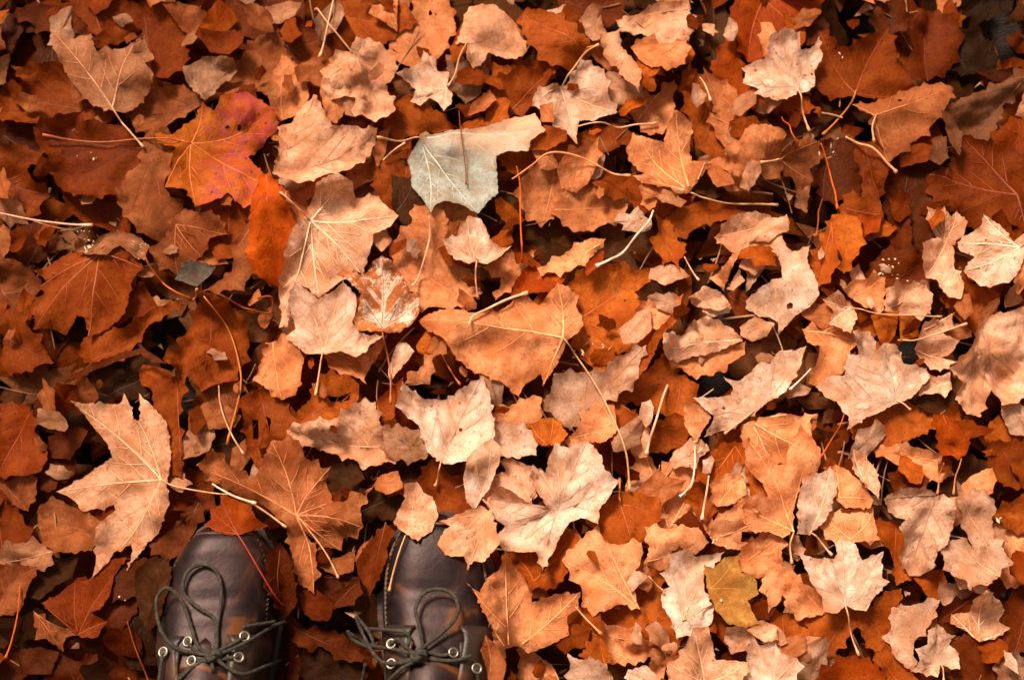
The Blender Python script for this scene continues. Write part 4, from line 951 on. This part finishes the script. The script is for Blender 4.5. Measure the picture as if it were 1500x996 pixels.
    if stem.strip():
        S = [Vector((*ground(u, v, zh), 0)) for u, v in pts(stem, tile)]
        o = stalk_mesh('stalk', S, .00105 if not small else .0008, root, (org.x, org.y, zb), rng, first=(float(z[use][np.argmin((x[use] - b0[0]) ** 2 + (y[use] - b0[1]) ** 2)])))
        o.color = ((.50, .15, .03, 1), (.60, .32, .16, 1), (.34, .09, .03, 1))[0 if ck == 'O' else 1 if ck in 'PTGC' else 2]
        if 'red stalk' in label: o.color = (.36, .04, .02, 1)

def stalk_mesh(name, S, rad, parent, off, rng, first=None, lift=.0012):
    P = catmull(S, 7)
    zz = np.array([max(hm_get(np.array([p.x + a, p.x, p.x - a]), np.array([p.y + a, p.y, p.y - a]))) for p in P for a in (.002,)])
    zz = zz + lift
    for _ in range(6):
        sm = zz.copy(); sm[1:-1] = (zz[:-2] + zz[1:-1] + zz[2:]) / 3
        zz = np.maximum(zz * .4 + sm * .6, sm)
    if first is not None:
        for i in range(min(4, len(zz))):
            t = i / 4; zz[i] = (first + .0006) * (1 - t) + zz[i] * t
    Q = [Vector((p.x - off[0], p.y - off[1], z - off[2])) for p, z in zip(P, zz)]
    n = len(Q)
    rr = [rad * (.62 + .25 * i / n + (.55 if i >= n - 2 else 0)) for i in range(n)]
    V, F = tube_data(Q, rr, 7)
    o = link(name, pydata(name, V, F), M_STALK, parent)
    xs = np.array([p.x for p in P]); ys = np.array([p.y for p in P])
    return o

rows = [l.split('|') for l in LEAVES.strip().split('\n')]
rows.sort(key=lambda r: int(r[0]))

# ------------------------------------------------------------------ soil and the loose litter beneath and around
def ground_sheet():
    bm = bmesh.new()
    n = 60
    rs = [0, .3, .6, .9, 1.2, 1.8, 3, 8, 30, 120]
    ring = []
    for r in rs:
        ring.append([bm.verts.new((r * math.cos(2 * math.pi * i / n), r * math.sin(2 * math.pi * i / n), -.075 + .006 * noise.noise(Vector((r * math.cos(2 * math.pi * i / n) * 9, r * math.sin(2 * math.pi * i / n) * 9, 0))))) for i in range(n)] if r else [bm.verts.new((0, 0, -.075))])
    for i in range(n): bm.faces.new((ring[0][0], ring[1][i], ring[1][(i + 1) % n]))
    for a, b in zip(ring[1:-1], ring[2:]):
        for i in range(n): bm.faces.new((a[i], b[i], b[(i + 1) % n], a[(i + 1) % n]))
    me = bpy.data.meshes.new('ground'); bm.to_mesh(me); bm.free()
    setp(link('ground', me, M_SOIL), kind='structure')
ground_sheet()

def generic_outline(rng, L):
    P = []
    for ang, r, wd in ((-118, .5, 10), (-62, .86, 10), (0, 1.0, 9), (62, .86, 10), (118, .5, 10)):
        P += [(ang - 20, r * .62), (ang - wd, r * .72), (ang, r * rng.uniform(.9, 1.1)), (ang + wd, r * .72), (ang + 20, r * .62), (ang + 31, r * .42)]
    P.append((180, .08))
    return [(math.sin(R(a)) * r * L, math.cos(R(a)) * r * L) for a, r in P]

def litter(name, n, area, hole, zr, cols, seed, tilt, kind_label=None):
    rng = random.Random(seed)
    V, F, T, RIM, VE = [], [], [], [], []
    k = 0
    while k < n:
        px, py = rng.uniform(-area[0], area[0]), rng.uniform(-area[1], area[1])
        if hole and abs(px) < hole[0] and abs(py) < hole[1]: continue
        k += 1
        L = rng.uniform(.035, .09)
        ol = generic_outline(rng, L)
        rot = Matrix.Rotation(rng.uniform(0, 6.28), 3, 'Z')
        tl = Matrix.Rotation(R(rng.gauss(0, tilt)), 3, 'X') @ Matrix.Rotation(R(rng.gauss(0, tilt)), 3, 'Y')
        cup = rng.uniform(-6, 5); cr = rng.uniform(.001, .006); so = Vector((rng.uniform(-90, 90), rng.uniform(-90, 90), 0))
        z0 = rng.uniform(*zr)
        c = rng.choice(cols); f = rng.uniform(.7, 1.2)
        tint = tuple(q * f for q in c)
        v0 = len(V)
        m = len(ol)
        rings = [(0, .02)] + [(1, q) for q in (.45, .75, 1.0)]
        def add(x, y, rim):
            z = cup * (x * x + y * y) + cr * noise.noise(Vector((x * 45, y * 45, 0)) + so)
            p = tl @ rot @ Vector((x, y, z))
            zz = p.z + z0
            if hole is None: zz = min(zz, -.034)
            V.append((p.x + px, p.y + py, zz)); T.append((*tint, 1)); RIM.append(rim)
            VE.append(min(.02, abs(x) if y > 0 else .02))
        add(0, 0, 0)
        for q in (.5, .8, 1.0):
            for x, y in ol: add(x * q, y * q, 1.0 if q == 1 else 0)
        for i in range(m):
            j = (i + 1) % m
            F.append((v0, v0 + 1 + i, v0 + 1 + j))
            for q in range(2):
                a = v0 + 1 + q * m; b = a + m
                F.append((a + i, b + i, b + j, a + j))
    me = pydata(name, V, F)
    a = me.attributes.new('tint', 'FLOAT_COLOR', 'POINT'); a.data.foreach_set('color', [q for t in T for q in t])
    a = me.attributes.new('rim', 'FLOAT', 'POINT'); a.data.foreach_set('value', RIM)
    a = me.attributes.new('vein', 'FLOAT', 'POINT'); a.data.foreach_set('value', VE)
    o = link(name, me, M_LITTER)
    setp(o, kind_label, 'leaf litter', None, 'stuff')
DK = [PAL['D'], tuple(q * .7 for q in PAL['R']), tuple(q * 1.7 for q in PAL['D']), tuple(q * .45 for q in PAL['O']), tuple(q * .3 for q in PAL['C']), PAL['R']]  # palette darkened so gaps between leaves look like deep shadow
BR = [PAL['C'], PAL['T'], PAL['O'], PAL['R'], PAL['O'], PAL['C'], tuple(q * .8 for q in PAL['P']), PAL['D']]
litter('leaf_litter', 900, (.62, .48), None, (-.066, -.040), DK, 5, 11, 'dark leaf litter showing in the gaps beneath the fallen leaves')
def twig_litter():
    rng = random.Random(77)
    V, F = [], []
    for _ in range(420):
        x, y = rng.uniform(-.56, .56), rng.uniform(-.42, .42); a = rng.uniform(0, 6.28); L = rng.uniform(.012, .07); k = rng.uniform(-.25, .25)
        z0 = rng.uniform(-.036, -.026); tl = rng.uniform(-.12, .12)
        P = [Vector((x + math.cos(a) * L * t - math.sin(a) * k * L * t * t, y + math.sin(a) * L * t + math.cos(a) * k * L * t * t, z0 + tl * L * (t - .5))) for t in (0, .25, .5, .75, 1)]
        r = rng.uniform(.0004, .0009)
        v, f = tube_data(P, r, 5, len(V)); V += v; F += f
    for _ in range(900):                      # crumbs of leaf and bark
        x, y, z = rng.uniform(-.56, .56), rng.uniform(-.42, .42), rng.uniform(-.045, -.026)
        b = len(V); q = rng.uniform(.001, .0045)
        V += [Vector((x + rng.gauss(0, q), y + rng.gauss(0, q), z + rng.gauss(0, q * .5))) for _ in range(4)]
        F += [(b, b + 1, b + 2), (b + 1, b + 2, b + 3)]
    o = link('twig_litter', pydata('twig_litter', V, F), noise_material('twig', [(.35, (.05, .02, .008)), (.5, (.20, .08, .03)), (.7, (.45, .25, .12))], 25, 4, .8, .4, .0006), smooth=False)
    setp(o, 'thin twigs and crumbs of leaf down in the gaps', 'twigs', None, 'stuff')
twig_litter()
litter('outer_leaf_litter', 5200, (1.4, 1.25), (.53, .385), (-.062, .004), BR, 8, 12, 'carpet of brown and orange leaves all around the spot')

# ------------------------------------------------------------------ leaves the shoes stand among
for r in rows:
    if int(r[0]) <= 5 and not ('smooth tan maple leaf leaning' in r[5]):
        pass
SHOES_AFTER = [r for r in rows if int(r[0]) >= 6 and r[1] in ('A3', 'B3')]
def fragments(name, n, seed, label, lim, smin, smax, skip=None):
    """torn bits of leaf lying on whatever is there"""
    rng = random.Random(seed)
    V, F, T, RIM, VE = [], [], [], [], []
    cols = [(PAL['C'], 1), (PAL['T'], .8), (PAL['O'], 1), (PAL['R'], 1.1), (PAL['O'], .7), (PAL['P'], .7), (PAL['C'], .7)]
    k = 0
    while k < n:
        px, py = rng.uniform(-.52, .52), rng.uniform(-.37, .37)
        if skip and skip(px, py): continue
        if px > .30 and py > .17 and rng.random() < .9 or px < -.25 and rng.random() < .35: continue
        k += 1
        L = rng.uniform(smin, smax); m = rng.choice((7, 9, 11))
        ol = []
        for i in range(m):
            a = 2 * math.pi * (i + rng.uniform(-.3, .3)) / m
            r = L * (rng.uniform(.8, 1.15) if i % 2 == 0 else rng.uniform(.55, .95))
            ol.append((math.cos(a) * r * 1.25, math.sin(a) * r * .75))
        rz = Matrix.Rotation(rng.uniform(0, 6.28), 3, 'Z')
        tl = rz @ Matrix.Rotation(R(rng.gauss(0, 13)), 3, 'X') @ Matrix.Rotation(R(rng.gauss(0, 13)), 3, 'Y')
        cur, so = rng.uniform(-14, 14), Vector((rng.uniform(-90, 90), rng.uniform(-90, 90), 0))
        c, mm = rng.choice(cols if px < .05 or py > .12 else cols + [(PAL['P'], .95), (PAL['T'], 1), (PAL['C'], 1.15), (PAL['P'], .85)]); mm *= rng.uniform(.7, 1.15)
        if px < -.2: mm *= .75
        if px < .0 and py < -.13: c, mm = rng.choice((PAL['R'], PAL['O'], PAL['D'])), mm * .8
        dense = roughen(ol, rng, .0028, .0004)
        q = [(0, 0, 0)] + [(x * .5, y * .5, 0) for x, y in dense] + [(x, y, 1) for x, y in dense]
        P = []
        for x, y, e in q:
            z = cur * x * x - cur * .4 * y * y + .0035 * noise.noise(Vector((x * 90, y * 90, 0)) + so) + .0012 * abs(noise.noise(Vector((x * 200, y * 200, 4)) + so))
            P.append(tl @ Vector((x, y, z)))
        hx = np.array([p.x + px for p in P]); hy = np.array([p.y + py for p in P])
        h = hm_get(hx, hy)
        z0 = float(np.max(h + .0008 - np.array([p.z for p in P]))) - .0015
        z0 = min(z0, float(np.median(h)) + .010)
        v0, d = len(V), len(dense)
        V += [(p.x + px, p.y + py, p.z + z0) for p in P]
        hm_put(hx, hy, np.array([p.z + z0 for p in P]))
        T += [(min(.9, c[0] * mm), min(.9, c[1] * mm ** 1.3), min(.9, c[2] * mm ** 1.6), 1)] * len(q)
        RIM += [e for _, _, e in q]; VE += [min(.02, abs(y)) for _, y, _ in q]
        for i in range(d):
            j = (i + 1) % d
            F += [(v0, v0 + 1 + i, v0 + 1 + j), (v0 + 1 + i, v0 + 1 + d + i, v0 + 1 + d + j, v0 + 1 + j)]
    me = pydata(name, V, F)
    a = me.attributes.new('tint', 'FLOAT_COLOR', 'POINT'); a.data.foreach_set('color', [q for t in T for q in t])
    a = me.attributes.new('rim', 'FLOAT', 'POINT'); a.data.foreach_set('value', RIM)
    a = me.attributes.new('vein', 'FLOAT', 'POINT'); a.data.foreach_set('value', VE)
    setp(link(name, me, M_LITTER), label, 'leaf fragments', None, 'stuff')

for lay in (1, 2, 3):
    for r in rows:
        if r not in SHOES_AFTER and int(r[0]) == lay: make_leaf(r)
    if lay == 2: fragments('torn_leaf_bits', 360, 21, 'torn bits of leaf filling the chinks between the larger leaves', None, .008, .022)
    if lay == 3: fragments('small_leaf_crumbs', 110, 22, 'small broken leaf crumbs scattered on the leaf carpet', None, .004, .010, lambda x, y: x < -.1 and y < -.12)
# ------------------------------------------------------------------ shoes
M_LEATHER = noise_material('shoe_leather', [(.36, (.003, .002, .002)), (.48, (.009, .0045, .005)), (.58, (.020, .008, .006)), (.70, (.085, .028, .007))], 24, 5, .42, .35, .0006, 1.4, .20, .0)
next(n for n in M_LEATHER.node_tree.nodes if n.type == 'BSDF_PRINCIPLED').inputs['Specular Tint'].default_value = (1, .72, .70, 1)
M_FLAP = noise_material('flap_leather', [(.32, (.008, .004, .003)), (.55, (.026, .011, .006)), (.72, (.09, .032, .010))], 34, 6, .5, .4, .0008)
M_SOLE = noise_material('shoe_sole', [(.3, (.008, .006, .005)), (.7, (.030, .020, .014))], 40, 5, .65, .5, .001)
M_WELT = noise_material('welt_thread', [(.3, (.06, .033, .016)), (.7, (.16, .09, .045))], 120, 4, .7, .3, .0005)
M_LACE = noise_material('shoe_lace', [(.3, (.010, .008, .005)), (.55, (.030, .024, .014)), (.75, (.065, .050, .030))], 260, 4, .8, .9, .0006)
M_LINING = noise_material('shoe_lining', [(.3, (.02, .013, .009)), (.7, (.05, .033, .022))], 60, 4, .9, .4, .001)
m = NT('eyelet_metal'); b_ = m.n('ShaderNodeBsdfPrincipled'); b_.inputs['Base Color'].default_value = (.30, .25, .19, 1)
b_.inputs['Metallic'].default_value = 1; b_.inputs['Roughness'].default_value = .42; m.l(b_.outputs[0], m.out.inputs['Surface']); M_EYE = m.m

SL = .292                                                     # sole length
def prof(t):
    """t: 0 heel .. 1 toe tip -> (centre offset, half width, height of the upper)"""
    ks = [(0, .0, .020, .062), (.03, .0, .028, .070), (.10, .0, .034, .078), (.25, .0, .0345, .080), (.42, .002, .036, .086), (.52, .004, .0415, .088),
          (.62, .005, .0475, .080), (.70, .004, .0500, .071), (.78, .002, .0490, .064), (.85, .000, .0455, .060), (.91, -.001, .0390, .057),
          (.95, -.002, .0310, .053), (.98, -.003, .0215, .046), (1.0, -.003, .0100, .036)]
    for a, b in zip(ks[:-1], ks[1:]):
        if a[0] <= t <= b[0]:
            f = (t - a[0]) / (b[0] - a[0])
            return tuple(a[i] * (1 - f) + b[i] * f for i in (1, 2, 3))
    return ks[-1][1:]

def surf(t, u, s):
    """point on the upper; u 0..1 from the outer welt over the top to the inner one; s mirrors left / right"""
    c, hw, h = prof(t)
    a = math.pi * u
    cs, sn = math.cos(a), math.sin(a)
    p = .62
    x = -math.copysign(abs(cs) ** p, cs) * hw
    z = .020 + (h - .020) * sn ** .75
    return Vector(((x + c) * s, t * SL, z))

def strip(fn, nu, nv, closed=False):
    V = [fn(i / nu, j / nv) for i in range(nu + 1) for j in range(nv + 1)]
    F = [(i * (nv + 1) + j, i * (nv + 1) + j + 1, (i + 1) * (nv + 1) + j + 1, (i + 1) * (nv + 1) + j) for i in range(nu) for j in range(nv)]
    return V, F

def add_to_hm(o, mw):
    co = np.array([mw @ v.co for v in o.data.vertices])
    hm_put(co[:, 0], co[:, 1], co[:, 2])

def make_shoe(label, s, toe_px, heel_px, lace_tile, knot, loops, ends, eyes):
    ZB = -.036
    tx, ty = ground(*toe_px, ZB + .055)
    hx, hy = ground(*heel_px, ZB + .08)
    ang = math.atan2(-(tx - hx), ty - hy)
    root = empty('shoe', (0, 0, 0))
    root.rotation_euler = (0, 0, ang)
    rot = Matrix.Rotation(ang, 4, 'Z')
    o3 = Vector((tx, ty, ZB)) - rot @ Vector((0, SL * .995, 0))
    root.location = o3
    setp(root, label, 'shoe', 'pair of worn leather shoes')
    mw = Matrix.Translation(o3) @ rot
    inv = mw.inverted()
    # upper: closed vamp in front, open collar behind
    TT = .56
    def vamp(a, b):
        t = TT + (1 - TT) * (1 - (1 - a) ** 1.6)
        p = surf(t, b, s)
        so = Vector((p.x * 22, p.y * 30, s * 5))
        k = math.sin(math.pi * b) ** 2
        p.z += .0016 * noise.noise(so) * k + .0013 * math.sin(p.y * 190 + 2 * noise.noise(so * .7)) * k * max(0, 1 - abs(t - .72) / .10)
        return p
    V, F = strip(vamp, 40, 40)
    up = link('upper', pydata('upper', V, F), M_LEATHER, root)
    md = up.modifiers.new('thick', 'SOLIDIFY'); md.thickness = .002; md.offset = -1
    # quarters round the heel with the collar opening
    def quarter(a, b):
        # a: 0 = outer front, .5 heel, 1 = inner front ; b: 0 welt, 1 collar
        q = abs(a - .5) * 2
        t = .0 + .62 * q ** 1.4
        side = -1 if a < .5 else 1
        c, hw, h = prof(max(t, .0))
        hw2 = hw * (1 if t > .06 else math.sqrt(max(0, 1 - (1 - t / .06) ** 2)) * 1.0)
        top = .074 + .012 * min(1, t / .4)
        inn = 1 - .10 * b - (.46 * b ** 2 * max(0, (t - .25) / .37))
        return Vector(((side * hw2 * inn + c) * s, t * SL, .018 + (top - .018) * b + (.001 if q > .3 else 0)))
    V, F = strip(quarter, 56, 10)
    qt = link('quarters', pydata('quarters', V, F), M_FLAP, root)
    md = qt.modifiers.new('thick', 'SOLIDIFY'); md.thickness = .0026; md.offset = 1 if s > 0 else -1
    def insole(a, b):
        t = .02 + .6 * a; c, hw, h = prof(t)
        return Vector(((c + hw * .86 * (b * 2 - 1)) * s, t * SL, .026))
    V, F = strip(insole, 14, 6)
    link('insole', pydata('insole', V, F), M_LINING, root)
    def tongue(a, b):
        t = .34 + .32 * a
        c, hw, h = prof(t)
        w_ = (.030 - .006 * a)
        e = (b * 2 - 1)
        return Vector(((c + w_ * e) * s, t * SL, h + .002 + .022 * (1 - a) ** 1.5 - .010 * e * e - .003 * a))
    V, F = strip(tongue, 12, 10)
    tg = link('tongue', pydata('tongue', V, F), M_LEATHER, root)
    md = tg.modifiers.new('thick', 'SOLIDIFY'); md.thickness = .002
    # eyelet flaps: lie on the instep
    flaps = []
    for sd in (-1, 1):
        def flap(a, b):
            t = .665 - .30 * a
            rnd = 1 - .35 * max(0, 1 - a / .12) ** 2
            u = .5 + sd * (.09 + .34 * b) * rnd
            p = surf(t, u, s)
            n_ = Vector((p.x - prof(t)[0] * s, 0, p.z - .02)).normalized()
            return p + n_ * (.0026 + .001 * (1 - b))
        V, F = strip(flap, 16, 12)
        fl = link('eyelet_flap', pydata('eyelet_flap', V, F), M_FLAP, root)
        md = fl.modifiers.new('thick', 'SOLIDIFY'); md.thickness = .0022
        flaps.append(fl)
    # sole and welt
    def outline(k, grow):
        t = k; c, hw, h = prof(t); return c, hw + grow
    ring = []
    for i in range(33):
        t = 1 - (1 - i / 32) ** 1.7 if i else 0
        ring.append((t, 1))
    left = [(t, *outline(t, .0055)) for t, _ in ring]
    poly = [(c - w_, t * SL + (.004 if t > .97 else 0)) for t, c, w_ in left] + [(c + w_, t * SL + (.004 if t > .97 else 0)) for t, c, w_ in left[::-1]]
    poly = [(p[0] * s, p[1]) for p in poly]
    n = len(poly)
    for nm, z0, z1, mt, gr in (('sole', 0, .014, M_SOLE, 0), ('welt', .0142, .0185, M_FLAP, -.0004)):
        V = [(x * (1 + gr), y, z0) for x, y in poly] + [(x * (1 + gr), y, z1) for x, y in poly]
        F = [tuple(range(n))[::-1], tuple(range(n, 2 * n))] + [(i, (i + 1) % n, n + (i + 1) % n, n + i) for i in range(n)]
        link(nm, pydata(nm, V, F), mt, root, smooth=False)
    # stitched seam round the toe, on the vamp
    P = [surf(t, .175, s) for t in np.linspace(.60, .955, 34)] + [surf(.962, u, s) for u in np.linspace(.2, .8, 22)] + [surf(t, .825, s) for t in np.linspace(.955, .60, 34)]
    P = [p + Vector((0, .001 if p.y > .27 else 0, .0012)) for p in P]
    for _ in range(3): P = [P[0]] + [(P[i - 1] + P[i] * 2 + P[i + 1]) / 4 for i in range(1, len(P) - 1)] + [P[-1]]
    V, F = tube_data(P, .0016, 6)
    link('toe_seam', pydata('toe_seam', V, F), M_FLAP, root)
    V, F = [], []
    Q = catmull(P, 3)
    for i in range(2, len(Q) - 3, 4):
        p, q = Q[i], Q[i + 2]
        side = (q - p).normalized().cross(Vector((0, 0, 1))) * .0012
        a, b = tube_data([p - side + Vector((0, 0, .0012)), (p + q) / 2 + Vector((0, 0, .0024)), q + side + Vector((0, 0, .0012))], .00042, 5, len(V))
        V += a; F += b
    link('stitching', pydata('stitching', V, F), M_WELT, root)
    add_to_hm(up, mw)
    for fl in flaps: add_to_hm(fl, mw)
    # eyelets where the photograph shows them
    def top_at(u, v, lift):
        """where the sight line of a pixel meets the shoe"""
        z = ZB + .07
        for _ in range(8):
            x, y = ground(u, v, z)
            z = z * .4 + .6 * (float(hm_get(np.array([x]), np.array([y]))[0]) + lift)
        return Vector((x, y, z))
    def px(p): return p[0] / ZF + TX[lace_tile[0]], p[1] / ZF + TY[lace_tile[1]]
    for e in eyes:
        c = inv @ top_at(*px(e), .0012)
        V, F = [], []
        K, r1, r2 = 18, .0038, .0011
        sx = -.35 if c.x < 0 else .35
        nrm = Vector((sx, .25, 1)).normalized()
        q = nrm.to_track_quat('Z', 'Y')
        for i in range(K):
            for j in range(8):
                a, b = 2 * math.pi * i / K, 2 * math.pi * j / 8
                V.append(c + q @ Vector(((r1 + r2 * math.cos(b)) * math.cos(a), (r1 + r2 * math.cos(b)) * math.sin(a), r2 * math.sin(b))))
                F.append((i * 8 + j, ((i + 1) % K) * 8 + j, ((i + 1) % K) * 8 + (j + 1) % 8, i * 8 + (j + 1) % 8))
        eo = link('eyelet', pydata('eyelet', V, F), M_EYE, root)
        V = [c + q @ Vector((.0031 * math.cos(2 * math.pi * i / K), .0031 * math.sin(2 * math.pi * i / K), .0004)) for i in range(K)]
        link('eyelet_hole', pydata('eyelet_hole', V, [tuple(range(K))]), M_SOLE, eo)
    # laces
    def lace(path, lifts, name, rad=.0016):
        P = []
        for p, lf in zip(path, lifts):
            P.append(inv @ top_at(*px(p), lf * .75))
        Q = catmull(P, 9)
        rr = [rad * (1 + .10 * math.sin(i * 1.9)) for i in range(len(Q))]
        V, F = tube_data(Q, rr, 8)
        return link(name, pydata(name, V, F), M_LACE, root)
    for L in loops: lace(*L, 'lace_loop')
    for L in ends: lace(*L, 'lace')
    k = inv @ top_at(*px(knot), .006)
    V, F = [], []
    for j in range(3):
        P = [k + Vector((.0055 * math.cos(a + j), .0035 * math.sin(a * 1.0 + j * 2), .003 * math.sin(a * 2 + j) + .001)) for a in np.linspace(0, 6.28, 22)]
        a, b = tube_data(P, .0021, 8, len(V)); V += a; F += b
    link('knot', pydata('knot', V, F), M_LACE, root)

make_shoe('left shoe of dark brown leather with bow laces, half buried in leaves', -1, (322, 766), (300, 1180), 'A3', (918, 892),
          [([(918, 892), (930, 780), (950, 640), (935, 540), (880, 500), (810, 525), (785, 590), (800, 640), (860, 690), (925, 740), (930, 860), (918, 892)],
            [.006, .008, .010, .010, .008, .008, .008, .008, .006, .006, .007, .006]),
           ([(905, 885), (850, 850), (815, 750), (780, 655), (720, 600), (675, 640), (675, 720), (700, 800), (760, 860), (840, 880), (905, 890)],
            [.006, .006, .008, .014, .020, .024, .022, .016, .008, .006, .006])],
          [([(918, 892), (1000, 860), (1080, 820), (1180, 765), (1230, 745)], [.006, .006, .005, .006, .008]),
           ([(918, 892), (960, 930), (1040, 970), (1130, 940), (1200, 910)], [.006, .006, .005, .005, .006]),
           ([(1050, 810), (980, 850), (900, 880), (840, 870), (805, 830)], [.002, .003, .004, .004, .002]),
           ([(1025, 895), (960, 905), (900, 915), (860, 910), (820, 912)], [.002, .004, .005, .004, .002]),
           ([(880, 905), (820, 945), (760, 1000)], [.004, .004, .004]),
           ([(698, 880), (690, 940), (682, 1010)], [.003, .003, .003]),
           ([(905, 905), (915, 960), (905, 1010)], [.004, .004, .004]),
           ([(1040, 770), (1090, 760), (1180, 745)], [.004, .004, .004])],
          [(805, 830), (822, 912), (1050, 808), (1025, 897), (700, 875)])
make_shoe('right shoe of polished brown leather with bow laces, toe covered by peach leaves', 1, (640, 752), (622, 1180), 'B3', (700, 892),
          [([(700, 890), (715, 850), (700, 760), (685, 690), (720, 625), (780, 605), (840, 625), (868, 680), (850, 740), (790, 800), (725, 850), (690, 885)],
            [.006, .007, .010, .012, .012, .012, .012, .012, .010, .008, .007, .006]),
           ([(690, 890), (600, 865), (490, 845), (410, 800), (395, 785), (420, 825), (500, 855), (490, 800), (455, 750), (430, 728), (470, 820), (520, 900), (580, 925), (690, 900)],
            [.006, .006, .010, .016, .018, .016, .012, .014, .018, .020, .012, .007, .006, .006])],
          [([(700, 895), (780, 910), (860, 910), (925, 890)], [.006, .005, .006, .008]),
           ([(705, 885), (750, 880), (800, 890), (848, 878)], [.005, .004, .004, .002]),
           ([(690, 890), (640, 850), (610, 820), (578, 840)], [.005, .005, .004, .002]),
           ([(700, 900), (750, 935), (808, 952)], [.005, .004, .002]),
           ([(690, 905), (630, 920), (580, 922)], [.005, .004, .002]),
           ([(680, 915), (620, 950), (560, 1010)], [.005, .004, .004]),
           ([(720, 920), (790, 960), (830, 1010)], [.005, .004, .004]),
           ([(640, 860), (660, 820), (640, 790), (560, 780), (480, 775)], [.004, .004, .004, .004, .006]),
           ([(948, 945), (955, 1010)], [.003, .003]),
           ([(470, 925), (455, 1010)], [.003, .003])],
          [(580, 840), (580, 925), (848, 878), (808, 955), (948, 945)])

# ------------------------------------------------------------------ leaves on top, loose stalks, flecks
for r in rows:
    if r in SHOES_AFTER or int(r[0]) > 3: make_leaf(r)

for i, l in enumerate(STALKS.strip().split('\n')):
    tile, col, rad, label, path = l.split('|')
    rng = random.Random(i)
    S = [Vector((*ground(u, v, .006), 0)) for u, v in pts(path, tile)]
    o = stalk_mesh('leaf_stalk', S, float(rad) * .0009, None, (0, 0, 0), rng, lift=.002)
    # origin at its foot
    c0 = o.data.vertices[0].co.copy()
    o.data.transform(Matrix.Translation(-c0)); o.location = c0
    o.color = (*colour(col), 1)
    setp(o, label, 'stalk', 'loose leaf stalks')

def flecks():
    rng = random.Random(4)
    V, F = [], []
    spots = [('A1', 290, 520, 1, 8), ('A1', 320, 640, 4, 40), ('A1', 375, 638, 3, 12), ('A2', 370, 70, 14, 45), ('A2', 320, 30, 8, 35), ('A2', 590, 90, 8, 30), ('A2', 580, 150, 5, 20), ('C2', 300, 540, 8, 30),  # A2 entries: glints of the wet scrap modelled as pale chips
             ('C2', 390, 520, 8, 30), ('C2', 260, 560, 3, 15), ('D1', 370, 600, 8, 50), ('D1', 400, 170, 5, 30), ('D2', 590, 190, 14, 60), ('D2', 620, 240, 6, 50), ('D3', 1080, 300, 4, 15), ('C3', 880, 390, 10, 35),
             ('C2', 800, 975, 12, 40), ('A3', 500, 640, 3, 30), ('C2', 305, 560, 3, 6), ('C3', 905, 650, 2, 6)]
    for t, x, y, n, sp in spots:
        for _ in range(max(2, int(n * .7))):
            u, v = (x + rng.gauss(0, sp * .6)) / ZF + TX[t[0]], (y + rng.gauss(0, sp * .6)) / ZF + TY[t[1]]
            px_, py_ = ground(u, v, .006)
            z = float(hm_get(np.array([px_]), np.array([py_]))[0]) + .0006
            a = rng.uniform(0, 6.28); L, W = abs(rng.gauss(0, .0011)) + .0004, abs(rng.gauss(0, .0005)) + .0003
            d1 = Vector((math.cos(a), math.sin(a), 0)) * L; d2 = Vector((-math.sin(a), math.cos(a), 0)) * W
            c = Vector((px_, py_, z)); k = len(V)
            V += [c - d1, c - d2 * .8 + Vector((0, 0, .0003)), c + d1, c + d2, c + Vector((0, 0, .0009))]
            F += [(k, k + 1, k + 4), (k + 1, k + 2, k + 4), (k + 2, k + 3, k + 4), (k + 3, k, k + 4)]
    o = link('pale_flecks', pydata('pale_flecks', V, F), noise_material('fleck', [(.3, (.45, .27, .15)), (.7, (.8, .62, .46))], 300, 3, .5, .2, .0005))
    setp(o, 'tiny pale flecks over the leaves, some modelled as glints on the wet scrap', 'debris', None, 'stuff')
flecks()
